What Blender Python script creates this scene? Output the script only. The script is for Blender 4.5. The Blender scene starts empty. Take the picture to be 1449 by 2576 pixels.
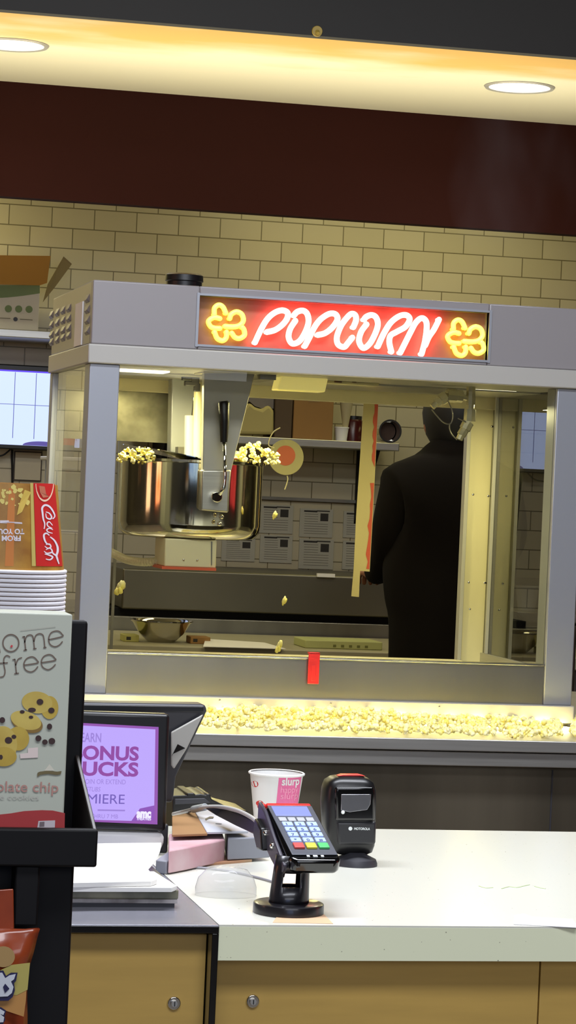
import bpy, bmesh, math, random
from mathutils import Vector, Matrix, Euler, noise
random.seed(7)
S = bpy.context.scene
COL = S.collection
# ------------------------------------------------------------------ camera
FPX, CX, CY = 6500.0, 724.5, 1288.0
YAW, PITCH, ROLL, EYE = math.radians(12.6), 0.01015, 0.044, 1.5
F0 = Vector((math.sin(YAW), math.cos(YAW), 0)); R0 = Vector((math.cos(YAW), -math.sin(YAW), 0)); UP = Vector((0, 0, 1))
FW = F0*math.cos(PITCH) - UP*math.sin(PITCH); UW = UP*math.cos(PITCH) + F0*math.sin(PITCH)
CR = R0*math.cos(ROLL) + UW*math.sin(ROLL); CU = UW*math.cos(ROLL) - R0*math.sin(ROLL)
O = Vector((0, 0, EYE))
cam = bpy.data.cameras.new('camera'); camo = bpy.data.objects.new('camera', cam); COL.objects.link(camo)
cam.sensor_fit = 'VERTICAL'; cam.sensor_height = 24; cam.lens = FPX/2576*24; cam.clip_start = 0.05; cam.clip_end = 60
M = Matrix.Identity(4)
for i in range(3):
    M[i][0] = CR[i]; M[i][1] = CU[i]; M[i][2] = -FW[i]; M[i][3] = O[i]
camo.matrix_world = M
S.camera = camo
def ray(x, y): return FW*FPX + CR*(x-CX) + CU*(CY-y)
def P(x, y, Y): d = ray(x, y); return O + d*(Y/d.y)
def PZ(x, y, Z): d = ray(x, y); return O + d*((Z-EYE)/d.z)
def PX(x, y, X): d = ray(x, y); return O + d*(X/d.x)
# ------------------------------------------------------------------ view + world + lights
vs = S.view_settings
S.display_settings.display_device = 'sRGB'
vs.view_transform = 'Standard'; vs.look = 'None'; vs.gamma = 1; vs.use_curve_mapping = False; vs.exposure = 0.22
W = bpy.data.worlds.new('world'); S.world = W; W.use_nodes = True
W.node_tree.nodes['Background'].inputs[0].default_value = (.55, .6, .7, 1); W.node_tree.nodes['Background'].inputs[1].default_value = .03
def area(name, loc, rot, sx, sy, power, col, spread=None):
    l = bpy.data.lights.new(name, 'AREA'); l.shape = 'RECTANGLE'; l.size = sx; l.size_y = sy; l.energy = power; l.color = col
    if spread: l.spread = spread
    o = bpy.data.objects.new(name, l); COL.objects.link(o); o.location = loc; o.rotation_euler = rot; return o
def spot(name, loc, power, col, ang=2.0, blend=.6, rad=.08, rot=(0, 0, 0)):
    l = bpy.data.lights.new(name, 'SPOT'); l.energy = power; l.color = col; l.spot_size = ang; l.spot_blend = blend; l.shadow_soft_size = rad
    o = bpy.data.objects.new(name, l); COL.objects.link(o); o.location = loc; o.rotation_euler = rot; return o
def point(name, loc, power, col, rad=.03):
    l = bpy.data.lights.new(name, 'POINT'); l.energy = power; l.color = col; l.shadow_soft_size = rad
    o = bpy.data.objects.new(name, l); COL.objects.link(o); o.location = loc; return o
COOL = (.90, .93, 1.0); WARM = (1.0, .91, .48); YEL = (1.0, .87, .36)
area('lobby_light', (.9, 3.75, 3.5), (0, 0, 0), 2.8, .5, 118, COOL)
area('lobby_light', (.6, .8, 3.5), (math.radians(8), 0, 0), 3.0, .8, 75, COOL)
area('lobby_front_fill', (.6, -3.2, 2.7), (math.radians(80), 0, math.radians(-4)), 5.0, 1.2, 62, COOL)  # added soft frontal fill for the front faces, without any board
area('soffit_fill', (1.0, 6.95, 2.0), (math.radians(180), 0, 0), 3.4, .6, 24, (1, .91, .66))  # added upward fill that brightens the soffit; no fixture stands here
area('kitchen_light', (-.2, 8.85, 2.62), (math.radians(4), 0, 0), 1.6, .2, 22, WARM)
area('kitchen_light', (2.4, 8.7, 2.62), (0, 0, 0), 1.2, .4, 6, WARM)
# ------------------------------------------------------------------ materials
def lin(c):
    return tuple(((v/255)/12.92 if v/255 <= .04045 else ((v/255+.055)/1.055)**2.4) for v in c[:3]) + (1,)
def mat(name, c, rough=.5, metal=0, em=None, es=0, var=0, scale=8, bump=0, coat=0, stretch=None, spec=.5, c2=None):
    m = bpy.data.materials.new(name); m.use_nodes = True; nt = m.node_tree; b = nt.nodes['Principled BSDF']
    b.inputs['Base Color'].default_value = lin(c); b.inputs['Roughness'].default_value = rough; b.inputs['Metallic'].default_value = metal
    b.inputs['Specular IOR Level'].default_value = spec
    if coat: b.inputs['Coat Weight'].default_value = coat; b.inputs['Coat Roughness'].default_value = .08
    if em: b.inputs['Emission Color'].default_value = tuple(em)+(1,); b.inputs['Emission Strength'].default_value = es
    if var or bump or c2:
        tc = nt.nodes.new('ShaderNodeTexCoord'); mp = nt.nodes.new('ShaderNodeMapping'); nz = nt.nodes.new('ShaderNodeTexNoise')
        nz.inputs['Scale'].default_value = scale; nz.inputs['Detail'].default_value = 5
        if stretch: mp.inputs['Scale'].default_value = stretch
        nt.links.new(tc.outputs['Object'], mp.inputs[0]); nt.links.new(mp.outputs[0], nz.inputs['Vector'])
        if var or c2:
            mx = nt.nodes.new('ShaderNodeMix'); mx.data_type = 'RGBA'; a = lin(c)
            cr = nt.nodes.new('ShaderNodeValToRGB'); cr.color_ramp.elements[0].position = .35; cr.color_ramp.elements[1].position = .65
            nt.links.new(nz.outputs['Fac'], cr.inputs[0]); nt.links.new(cr.outputs[0], mx.inputs[0])
            mx.inputs[6].default_value = a
            mx.inputs[7].default_value = lin(c2) if c2 else tuple(min(1, v*(1-var)) for v in a[:3])+(1,)
            nt.links.new(mx.outputs[2], b.inputs['Base Color'])
        if bump:
            bp = nt.nodes.new('ShaderNodeBump'); bp.inputs['Strength'].default_value = bump; bp.inputs['Distance'].default_value = .01
            nt.links.new(nz.outputs['Fac'], bp.inputs['Height']); nt.links.new(bp.outputs[0], b.inputs['Normal'])
    return m
def glassmat(name, ior=1.5, tint=(1, 1, 1), rough=0.0, haze=0):
    m = bpy.data.materials.new(name); m.use_nodes = True; nt = m.node_tree; nt.nodes.clear()
    o = nt.nodes.new('ShaderNodeOutputMaterial'); t = nt.nodes.new('ShaderNodeBsdfTransparent'); g = nt.nodes.new('ShaderNodeBsdfGlossy')
    lw = nt.nodes.new('ShaderNodeLayerWeight'); pw = nt.nodes.new('ShaderNodeMath'); pw.operation = 'POWER'; pw.inputs[1].default_value = 5; fr = nt.nodes.new('ShaderNodeMath'); fr.operation = 'MULTIPLY_ADD'; mx = nt.nodes.new('ShaderNodeMixShader')
    t.inputs[0].default_value = tuple(tint)+(1,); g.inputs['Roughness'].default_value = rough; f0 = ((ior-1)/(ior+1))**2; fr.inputs[1].default_value = 1-f0; fr.inputs[2].default_value = f0
    nt.links.new(lw.outputs['Facing'], pw.inputs[0]); nt.links.new(pw.outputs[0], fr.inputs[0])
    nt.links.new(fr.outputs[0], mx.inputs[0]); nt.links.new(t.outputs[0], mx.inputs[1]); nt.links.new(g.outputs[0], mx.inputs[2])
    last = mx
    if haze:
        d = nt.nodes.new('ShaderNodeBsdfDiffuse'); d.inputs[0].default_value = (.8, .8, .75, 1); m2 = nt.nodes.new('ShaderNodeMixShader'); m2.inputs[0].default_value = haze
        nt.links.new(mx.outputs[0], m2.inputs[1]); nt.links.new(d.outputs[0], m2.inputs[2]); last = m2
    nt.links.new(last.outputs[0], o.inputs[0]); return m
def tilemat():
    m = bpy.data.materials.new('cream_tile'); m.use_nodes = True; nt = m.node_tree; b = nt.nodes['Principled BSDF']
    tc = nt.nodes.new('ShaderNodeTexCoord'); mp = nt.nodes.new('ShaderNodeMapping'); br = nt.nodes.new('ShaderNodeTexBrick')
    mp.inputs['Rotation'].default_value = (math.pi/2, 0, 0)
    nt.links.new(tc.outputs['Object'], mp.inputs[0]); nt.links.new(mp.outputs[0], br.inputs[0])
    br.inputs['Color1'].default_value = lin((186, 178, 152)); br.inputs['Color2'].default_value = lin((178, 170, 143)); br.inputs['Mortar'].default_value = lin((112, 104, 78))
    br.inputs['Scale'].default_value = 1; br.inputs['Mortar Size'].default_value = .0022; br.inputs['Mortar Smooth'].default_value = .3
    br.inputs['Brick Width'].default_value = TILEW; br.inputs['Row Height'].default_value = TILEH; br.inputs['Bias'].default_value = 0
    nt.links.new(br.outputs['Color'], b.inputs['Base Color']); b.inputs['Roughness'].default_value = .3
    bp = nt.nodes.new('ShaderNodeBump'); bp.invert = True; bp.inputs['Strength'].default_value = .4; bp.inputs['Distance'].default_value = .003
    nt.links.new(br.outputs['Fac'], bp.inputs['Height']); nt.links.new(bp.outputs[0], b.inputs['Normal'])
    return m
YW = 9.2
TILEW = P(237, 508, YW).x-P(130, 502, YW).x; TILEH = P(180, 556, YW).z-P(180, 607, YW).z
TILE = tilemat()
STEEL = mat('brushed_steel', (196, 194, 188), .36, .85, var=.12, scale=6, stretch=(1, 1, 30))
STEELD = mat('dull_steel', (150, 147, 138), .38, 1, var=.25, scale=3, stretch=(3, 1, 1))
STEELM = mat('polished_steel', (225, 222, 214), .07, 1)
ALU = mat('satin_aluminium', (150, 153, 160), .42, .55)
ALUW = mat('pale_painted_steel', (166, 164, 158), .38, .1)
HEAD = mat('grey_painted_steel', (136, 132, 133), .36, .15)
CREAM = mat('cream_enamel', (206, 198, 160), .35)
WHITE = mat('white_plastic', (232, 232, 232), .35)
PAPER = mat('white_paper', (235, 233, 228), .7)
BLACK = mat('black_plastic', (14, 14, 16), .35)
BLACKG = mat('glossy_black_plastic', (8, 8, 9), .12, coat=.5)
BLACKM = mat('matt_black_metal', (6, 5, 7), .6, spec=.25)
DARKG = mat('dark_grey_plastic', (52, 52, 58), .45)
RUBBER = mat('black_rubber', (10, 10, 11), .7)
CHROME = mat('chrome', (235, 235, 235), .05, 1)
REDP = mat('red_plastic', (200, 40, 38), .35)
OAK = mat('oak_veneer', (198, 162, 84), .45, var=.10, scale=5, stretch=(1, 1, 9))
MAROON = mat('maroon_paint', (40, 11, 6), .85, var=.12, scale=2, spec=.15)
FASCIA = mat('charcoal_fascia', (44, 43, 39), .7, var=.1, scale=2)
SOLID = mat('speckled_white_solid_surface', (226, 226, 222), .22, var=.03, scale=50)
CARD = mat('brown_cardboard', (150, 112, 62), .8, var=.1, scale=4)
LAMPG = mat('frosted_lamp_glass', (255, 255, 250), .4, em=(1, .93, .72), es=2.2)
GLASS = glassmat('clear_glass', 1.28, tint=(.87, .87, .83))
GLASSS = glassmat('side_glass', 1.45)
GLASSM = glassmat('mirror_like_glass', 2.7, tint=(.45, .45, .40))
CORN = mat('buttered_popcorn', (255, 250, 205), .6, c2=(252, 236, 110), scale=45)
# ------------------------------------------------------------------ mesh building
class MB:
    def __init__(s): s.b = bmesh.new()
    def poly(s, vs): 
        try: s.b.faces.new([s.b.verts.new(v) for v in vs])
        except ValueError: pass
        return s
    def prism(s, pts, vec):
        vec = Vector(vec); n = len(pts)
        a = [s.b.verts.new(Vector(p)) for p in pts]; c = [s.b.verts.new(Vector(p)+vec) for p in pts]
        s.b.faces.new(a); s.b.faces.new(c[::-1])
        for i in range(n): s.b.faces.new((a[i], c[i], c[(i+1) % n], a[(i+1) % n]))
        return s
    def box(s, x0, x1, y0, y1, z0, z1):
        return s.prism([(x0, y0, z0), (x1, y0, z0), (x1, y1, z0), (x0, y1, z0)], (0, 0, z1-z0))
    def ring(s, c, u, v, r, n): return [s.b.verts.new(c + u*(r*math.cos(2*math.pi*i/n)) + v*(r*math.sin(2*math.pi*i/n))) for i in range(n)]
    def bridge(s, a, c):
        n = len(a)
        for i in range(n): s.b.faces.new((a[i], a[(i+1) % n], c[(i+1) % n], c[i]))
    def tube(s, pts, r, n=12, cap=True):
        pts = [Vector(p) for p in pts]; m = len(pts); rs = r if isinstance(r, (list, tuple)) else [r]*m
        t = (pts[1]-pts[0]).normalized(); u = t.orthogonal().normalized(); prev = None; first = None
        for i in range(m):
            t2 = ((pts[min(i+1, m-1)]-pts[i]).normalized() + (pts[i]-pts[max(i-1, 0)]).normalized())
            t2 = t2.normalized() if t2.length > 1e-6 else t
            u = (u - t2*u.dot(t2)).normalized(); v = t2.cross(u)
            rg = s.ring(pts[i], u, v, rs[i], n)
            if prev: s.bridge(prev, rg)
            else: first = rg
            prev = rg
        if cap: s.b.faces.new(first[::-1]); s.b.faces.new(prev)
        return s
    def cyl(s, p0, p1, r0, r1=None, n=24): return s.tube([p0, p1], [r0, r1 if r1 is not None else r0], n)
    def lathe(s, c, prof, n=48, sx=1, sy=1, ax=None):
        c = Vector(c); rows = []
        for r, z in prof:
            if r < 1e-6: rows.append([s.b.verts.new(c+Vector((0, 0, z)))])
            else: rows.append([s.b.verts.new(c+Vector((r*sx*math.cos(2*math.pi*i/n), r*sy*math.sin(2*math.pi*i/n), z))) for i in range(n)])
        for a, d in zip(rows, rows[1:]):
            if len(a) == 1 and len(d) == 1: continue
            for i in range(n):
                j = (i+1) % n
                if len(a) == 1: s.b.faces.new((a[0], d[i], d[j]))
                elif len(d) == 1: s.b.faces.new((a[i], d[0], a[j]))
                else: s.b.faces.new((a[i], a[j], d[j], d[i]))
        return s
    def ball(s, c, r, sub=2, sc=(1, 1, 1)):
        m = Matrix.Translation(Vector(c)) @ Matrix.Diagonal((r*sc[0], r*sc[1], r*sc[2], 1))
        bmesh.ops.create_icosphere(s.b, subdivisions=sub, radius=1, matrix=m); return s
    def xf(s, m): s.b.transform(m); return s
    def build(s, name, m, parent=None, bevel=0, smooth=False, seg=2, **k):
        bmesh.ops.recalc_face_normals(s.b, faces=s.b.faces)
        me = bpy.data.meshes.new(name); s.b.to_mesh(me); s.b.free(); me.materials.append(m)
        return link(name, me, parent, bevel, smooth, seg, **k)
def link(name, me, parent=None, bevel=0, smooth=False, seg=2, **k):
    o = bpy.data.objects.new(name, me); COL.objects.link(o)
    if smooth or bevel:
        for p in me.polygons: p.use_smooth = True
        if not (smooth and smooth != 'auto'):
            try: me.set_sharp_from_angle(angle=math.radians(40))
            except Exception: pass
    if bevel:
        md = o.modifiers.new('bevel', 'BEVEL'); md.width = bevel; md.segments = seg; md.limit_method = 'ANGLE'; md.angle_limit = math.radians(35)
    if parent:
        o.parent = parent; o.matrix_parent_inverse = world(parent).inverted()
    for a, b in k.items(): o[a] = b
    return o
def world(o):
    m = Matrix.Translation(o.location) @ o.rotation_euler.to_matrix().to_4x4()
    return m if not o.parent else world(o.parent) @ o.matrix_parent_inverse @ m
def T(name, loc, label, cat, group=None):
    o = bpy.data.objects.new(name, None); COL.objects.link(o); o.location = loc; o.empty_display_size = .05
    o['label'] = label; o['category'] = cat
    if group: o['group'] = group
    return o
def smoothpath(pts, k=6):
    pts = [Vector(p) for p in pts]; out = []
    for i in range(len(pts)-1):
        p0 = pts[max(i-1, 0)]; p1 = pts[i]; p2 = pts[i+1]; p3 = pts[min(i+2, len(pts)-1)]
        for j in range(k):
            t = j/k
            out.append(.5*((2*p1)+(-p0+p2)*t+(2*p0-5*p1+4*p2-p3)*t*t+(-p0+3*p1-3*p2+p3)*t**3))
    out.append(pts[-1]); return out
# 2-D print in a vertical plane: verts are (X, Z); place(X, Z) gives the point on the surface
def ribbon2(mb, pts, w, place, th=.0005):
    pts = [Vector((p[0], p[1])) for p in pts]; L = []; R = []
    for i, p in enumerate(pts):
        t = (pts[min(i+1, len(pts)-1)]-pts[max(i-1, 0)]).normalized(); n = Vector((-t.y, t.x))*(w/2)
        L.append(p+n); R.append(p-n)
    for i in range(len(pts)-1):
        q = [L[i], L[i+1], R[i+1], R[i]]
        mb.poly([place(v.x, v.y) for v in q])
def txt(s, size, bold=0, shear=0, align='LEFT', spacing=1):
    c = bpy.data.curves.new('t', 'FONT'); c.body = s; c.size = size; c.offset = bold; c.shear = shear; c.align_x = align; c.space_character = spacing
    c.resolution_u = 4
    o = bpy.data.objects.new('t', c); COL.objects.link(o)
    dg = bpy.context.evaluated_depsgraph_get(); dg.update()
    me = bpy.data.meshes.new_from_object(o.evaluated_get(dg)); bpy.data.objects.remove(o); bpy.data.curves.remove(c)
    return me
def lettering(s, size, place, m, parent, width=None, name='lettering', **k):
    """place(u, v) -> 3-D point ; u along the line, v up"""
    kk = {a: k[a] for a in ('bold', 'shear', 'spacing') if a in k}
    me = txt(s, size, **kk); xs = [v.co.x for v in me.vertices] or [0, 1]; x0 = min(xs); sc = width/(max(xs)-x0) if width else 1
    for v in me.vertices: v.co = Vector(place((v.co.x-x0)*sc, v.co.y))
    me.name = name; me.materials.clear(); me.materials.append(m)
    o = link(name, me, parent)
    return o
def struct(name, mb, m, **k): return mb.build(name, m, kind='structure', **k)
# ================================================================== SETTING
ZS = P(724, 82, 6.56).z; YF = 6.56; YB = YF*(1222-82)/(1222-259.)
ZM = P(724, 542, YB).z
XL, XR = -2.6, 5.2
struct('floor', MB().box(XL, XR, -5.2, YW+.2, -.1, 0), mat('grey_floor_tile', (120, 112, 104), .4, var=.15, scale=2))
struct('wall_back', MB().box(XL, XR, YW, YW+.15, 0, ZS+.1), TILE)
WP = mat('dark_taupe_wall_paint', (70, 62, 52), .7)
struct('wall_left', MB().box(XL-.1, XL, -5.2, YW+.15, 0, 4), WP)
struct('wall_right', MB().box(XR, XR+.1, -5.2, YW+.15, 0, 4), WP)
struct('wall_front', MB().box(XL, XR, -5.3, -5.2, 0, 4), mat('dark_lobby_wall', (44, 36, 32), .6))
def soffit_mat():  # cream turning golden in noisy patches towards the front edge
    m = bpy.data.materials.new('golden_edged_cream_soffit'); m.use_nodes = True; nt = m.node_tree; b = nt.nodes['Principled BSDF']; L = nt.links.new
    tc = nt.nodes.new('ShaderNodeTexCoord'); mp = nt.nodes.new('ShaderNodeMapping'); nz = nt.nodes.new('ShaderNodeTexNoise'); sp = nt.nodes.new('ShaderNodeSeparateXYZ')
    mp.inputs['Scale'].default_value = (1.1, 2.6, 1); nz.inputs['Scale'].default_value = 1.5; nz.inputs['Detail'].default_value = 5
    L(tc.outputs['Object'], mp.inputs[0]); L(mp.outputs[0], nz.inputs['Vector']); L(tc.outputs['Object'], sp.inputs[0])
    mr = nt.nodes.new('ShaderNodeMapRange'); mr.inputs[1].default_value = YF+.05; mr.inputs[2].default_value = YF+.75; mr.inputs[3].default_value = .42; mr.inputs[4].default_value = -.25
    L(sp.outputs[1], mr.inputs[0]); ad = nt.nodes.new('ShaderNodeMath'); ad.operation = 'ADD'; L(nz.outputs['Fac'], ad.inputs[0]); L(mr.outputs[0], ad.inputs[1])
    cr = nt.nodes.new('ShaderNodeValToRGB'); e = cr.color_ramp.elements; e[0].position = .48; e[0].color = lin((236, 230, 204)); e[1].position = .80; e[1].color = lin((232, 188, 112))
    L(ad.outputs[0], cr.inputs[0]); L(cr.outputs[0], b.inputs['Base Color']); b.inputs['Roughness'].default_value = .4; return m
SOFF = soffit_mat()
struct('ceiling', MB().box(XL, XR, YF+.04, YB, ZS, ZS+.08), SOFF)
struct('ceiling', MB().box(XL, XR, YB, YW, ZS+.02, ZS+.1), mat('kitchen_ceiling_paint', (210, 205, 190), .7))
struct('ceiling', MB().box(XL, XR, -5.2, YF, 3.6, 3.7), mat('black_lobby_ceiling', (30, 30, 30), .8))
struct('trim_1', MB().box(XL, XR, YF, YF+.04, ZS-.002, 3.6), FASCIA)
struct('trim_2', MB().box(XL, XR, YB, YB+.06, ZM, ZS+.02), MAROON)
DL = mat('downlight_glow', (255, 255, 255), .5, em=(.95, .97, 1), es=3.5)
def downlight(px, py, label):
    c = PZ(px, py, ZS)
    t = T('downlight', (c.x, c.y, ZS), label, 'ceiling light', 'round downlights recessed in the soffit')
    MB().lathe((c.x, c.y, ZS), [(.088, .001), (.088, -.004), (.098, -.006), (.102, -.001)], 40).build('trim_ring', ALUW, t, smooth='auto')
    MB().lathe((c.x, c.y, ZS), [(0, -.0028), (.085, -.0028), (.088, -.0015)], 40).build('diffuser', DL, t)
    spot('downlight_lamp', (c.x, c.y, ZS-.03), 26, (1, .95, .84), 2.9, .9, .07)
downlight(30, 111, 'round recessed downlight at the left end of the cream soffit')
downlight(1307, 218, 'round recessed downlight near the right end of the cream soffit')
c = P(797, 79, YF)
t = T('sprinkler_cover', (c.x, YF, c.z), 'small round yellow cover plate on the edge of the dark fascia', 'sprinkler cover')
YEP = mat('yellowed_plastic', (176, 150, 62), .5)
MB().tube([(c.x, YF-.001, c.z), (c.x, YF-.007, c.z)], [.0145, .0135], 28).build('cover_plate', YEP, t, bevel=.001)
MB().tube([(c.x, YF-.006, c.z-.002), (c.x, YF-.014, c.z-.008)], [.006, .005], 16).build('nozzle', YEP, t)
# lobby posters (behind the viewer, mirrored in the kettle and the glass)
def poster(lab, wall, u0, u1, c1, c2, e):
    def bx(a0, a1, d0, d1, z0, z1):
        if wall == 'front': return MB().box(a0, a1, -5.199+d0, -5.199+d1, z0, z1)
        if wall == 'left': return MB().box(XL+.001+d0, XL+.001+d1, a0, a1, z0, z1)
        return MB().box(XR-.001-d1, XR-.001-d0, a0, a1, z0, z1)
    loc = {'front': ((u0+u1)/2, -5.13, .9), 'left': (XL+.07, (u0+u1)/2, .9), 'right': (XR-.07, (u0+u1)/2, .9)}[wall]
    t = T('poster', loc, lab, 'poster')
    bx(u0-.06, u1+.06, 0, .06, .9, 2.5).build('case', BLACK, t, bevel=.01)
    m = mat('poster_print', c1, .6, c2=c2, scale=1.5); b = m.node_tree.nodes['Principled BSDF']
    for l in list(m.node_tree.links):
        if l.to_socket == b.inputs['Base Color']: m.node_tree.links.new(l.from_socket, b.inputs['Emission Color'])
    b.inputs['Emission Strength'].default_value = e
    bx(u0, u1, .06, .064, .96, 2.44).build('lit_print', m, t)
poster('tall lit orange and cream poster case on the left side wall', 'left', 3.9, 4.5, (255, 110, 40), (255, 225, 180), 2.2)
poster('second lit orange poster case on the left side wall nearer the kitchen', 'left', 5.2, 5.7, (255, 120, 50), (255, 235, 200), 2.2)
poster('wide lit blue poster case on the far lobby wall', 'front', -1.6, 1.2, (50, 100, 200), (190, 215, 255), 2.0)
poster('lit dark red poster case on the right side wall', 'right', 3.4, 4.3, (130, 10, 30), (190, 60, 60), 2.0)
# ================================================================== POPCORN MACHINE
YM, YK = 5.8, 6.5
zt = P(724, 733, YM).z; zh = P(724, 892, YM).z; zb = P(724, 940, YM).z
zs = P(724, 1653, YM).z; zr = P(724, 1757, YM).z; zr2 = P(724, 1802, YM).z
X0 = P(226, 915, YM).x; X1 = P(1476, 915, YM).x; PW = P(302, 935, YM).x-P(226, 935, YM).x
def X5(x, y): return P(x, y, YM).x
mach = T('popcorn_machine', ((X0+X1)/2, (YM+YK)/2, zr2), 'large glass-sided popcorn machine with a grey header, silver posts and a lit red sign', 'popcorn machine')
# header shell with the hole of the sign
sx0, sx1 = P(502, 750, YM).x, P(1231, 790, YM).x; sz1 = P(870, 765, YM).z; sz0 = P(870, 886.5, YM).z
hd = MB().box(X0, sx0, YM, YM+.02, zh, zt).box(sx1, X1, YM, YM+.02, zh, zt).box(sx0, sx1, YM, YM+.02, sz1, zt).box(sx0, sx1, YM, YM+.02, zh, sz0)
hd.box(X0, X0+.012, YM+.02, YK, zh, zt).box(X1-.012, X1, YM+.02, YK, zh, zt).box(X0+.012, X1-.012, YM+.02, YK, zt-.012, zt).box(X0+.012, X1-.012, YK-.012, YK, zh, zt-.012)
hd.build('header_housing', HEAD, mach, bevel=.003)
MB().box(X0-.006, X1+.006, YM-.010, YK, zb, zh).build('header_trim', ALUW, mach, bevel=.003)
MB().box(X0+.01, X1-.01, YM+.01, YK-.01, zh-.004, zh+.004).build('roof_panel', CREAM, mach)
for a, b, c, d in ((X0, X0+PW, YM, YM+.075), (X1-PW, X1, YM, YM+.075), (X0, X0+.035, YK-.045, YK)):
    MB().box(a, b, c, d, zr, zb).build('post', ALU, mach, bevel=.002)
# wide cream rear panel at right with rivets
rx0 = P(1172, 1200, YK).x; rx1 = P(1243, 1200, YK).x
pn = MB().box(rx0, X1-.012, YK-.012, YK, zr, zb).build('rear_panel', CREAM, mach, bevel=.001)
for px, py in ((1188, 1070), (1237, 1073), (1190, 1244), (1228, 1248), (1179, 1465), (1219, 1466), (1182, 1532), (1240, 1410)):
    c = P(px, py, YK-.012); MB().ball(c, .0035, 2, (1, .5, 1)).build('rivet', STEELM, pn, smooth=True)
MB().box(rx0-.010, rx0, YK-.03, YK, zr, zb).build('rear_door_edge', ALUW, mach, bevel=.001)
MB().box(X0+.03, rx0, YK-.03, YK, zb, zb+.02).box(X0+.03, X1-.01, YK-.022, YK, zb-.036, zb).build('rear_rail', CREAM, mach, bevel=.002)
MB().box(X0+.03, X1-.01, YM+.30, YK-.03, zb-.004, zb-.0005).build('cabinet_ceiling', STEEL, mach)
# sill, apron, rail
MB().box(X0+.04, P(428, 1000, YK).x, YK-.012, YK-.006, P(360, 1112, YK).z, zb).build('rear_steel_panel', mat('blotchy_steel', (150, 146, 126), .3, .8, c2=(88, 84, 68), scale=9), mach)
MB().box(X0+PW, X1-PW, YM+.006, YM+.022, zr-.004, zs).box(X0+PW, X1-PW, YM+.0, YM+.03, zs-.004, zs).build('front_apron', mat('apron_steel', (176, 174, 164), .3, .95, var=.2, scale=1.6, stretch=(2, 1, .3)), mach, bevel=.0012)
MB().box(X0-.004, X1+.004, YM-.012, YM+.07, zr2, zr).build('bottom_rail', ALUW, mach, bevel=.002)
for px in (553, 832, 1105):
    c = P(px, 1770+(px-832)*.03, YM-.012); MB().ball(c, .0028, 1, (1, .5, 1)).build('rail_screw', STEELD, mach, smooth=True)
MB().box(X0+.01, X1-.01, YM+.07, YK, zr-.02, zr-.008).build('cabinet_floor', STEEL, mach)
MB().box(X0+.035, rx0, YK-.05, YK, zr-.01, P(930, 1652, YK).z).build('rear_sill', CREAM, mach, bevel=.003)
# glass
MB().box(X0+PW, X1-PW, YM+.012, YM+.017, zs, zb).build('front_glass', GLASS, mach)
MB().box(X0+.008, X0+.013, YM+.075, YK-.045, zs, zb).build('side_glass', GLASSS, mach)
MB().box(X1-.013, X1-.008, YM+.075, YK-.012, zs-.02, zb).build('side_glass', GLASSM, mach)
for yy in (YM+.078, YK-.06):
    MB().box(X1-.022, X1-.013, yy, yy+.009, zs-.02, zb).build('glass_channel', ALUW, mach, bevel=.001)
MB().box(X0+.0, X0+.02, YM+.075, YK-.045, zs-.11, zs).build('side_apron', STEEL, mach, bevel=.001)
MB().box(X1-.02, X1, YM+.075, YK, zs-.11, zs-.02).build('side_apron', STEEL, mach, bevel=.001)
# louvres on the left side of the header
def louvre(px, py, w=.060, h=.020):
    c = PX(px, py, X0); b = MB()
    b.prism([(X0, c.y-w/2, c.z-h/2), (X0, c.y+w/2, c.z-h/2), (X0-.006, c.y+w*.3, c.z-h*.2), (X0-.006, c.y-w*.3, c.z-h*.2)], (0, 0, .002))
    b.poly([(X0-.006, c.y-w*.3, c.z-h*.2), (X0-.006, c.y+w*.3, c.z-h*.2), (X0, c.y+w/2, c.z+h/2), (X0, c.y-w/2, c.z+h/2)])
    b.poly([(X0-.006, c.y-w*.3, c.z-h*.2), (X0, c.y-w/2, c.z+h/2), (X0, c.y-w/2, c.z-h/2)]); b.poly([(X0-.006, c.y+w*.3, c.z-h*.2), (X0, c.y+w/2, c.z-h/2), (X0, c.y+w/2, c.z+h/2)])
    b.build('vent_louvre', HEAD, mach)
for i, py in enumerate((792, 817, 842, 860)):
    for j in range(4): louvre(131+j*14.5, py-j*5.6)
for py in (751, 778, 805, 832): louvre(221, py)
a = PX(211, 758, X0); b_ = PX(193, 770, X0); c = PX(211, 866, X0)
lb = MB().box(X0-.003, X0, a.y, b_.y, c.z, a.z).build('side_label', PAPER, mach)
# round black fan cap on top
c = P(463, 712, 6.2)
ft = P(463, 689, 6.2).z-zt; MB().lathe((c.x, 6.2, zt), [(0, ft), (.040, ft), (.046, ft-.004), (.047, ft-.018), (.044, ft-.020), (.044, 0), (0, 0)], 36).build('fan_cap', BLACK, mach, smooth='auto')
# neon sign -----------------------------------------------------------
SB = YM+.034
sign = MB().box(sx0-.004, sx1+.004, SB, SB+.012, sz0-.004, sz1+.004).build('sign_panel', mat('sign_backing', (146, 98, 76), .42, c2=(126, 78, 62), scale=6), mach)
fr = MB().box(sx0-.006, sx0, YM-.003, SB, sz0-.006, sz1+.006).box(sx1, sx1+.006, YM-.003, SB, sz0-.006, sz1+.006).box(sx0, sx1, YM-.003, SB, sz1, sz1+.005).box(sx0, sx1, YM-.003, SB, sz0-.005, sz0)
fr.build('sign_frame', ALU, mach)
NR = mat('red_neon', (255, 240, 235), .3, em=(1, .105, .085), es=12.0)
NY = mat('yellow_neon', (255, 250, 120), .3, em=(1, .93, .05), es=2.3)
YN = YM+.016
def zA(p): return P(490+p[0]/3.813, 720+p[1]/3.813, YN)
def zB(p): return P(860+p[0]/3.813, 730+p[1]/3.813, YN)
def AB(p): return (p[0]+(370)*3.813, p[1]+10*3.813)
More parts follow.
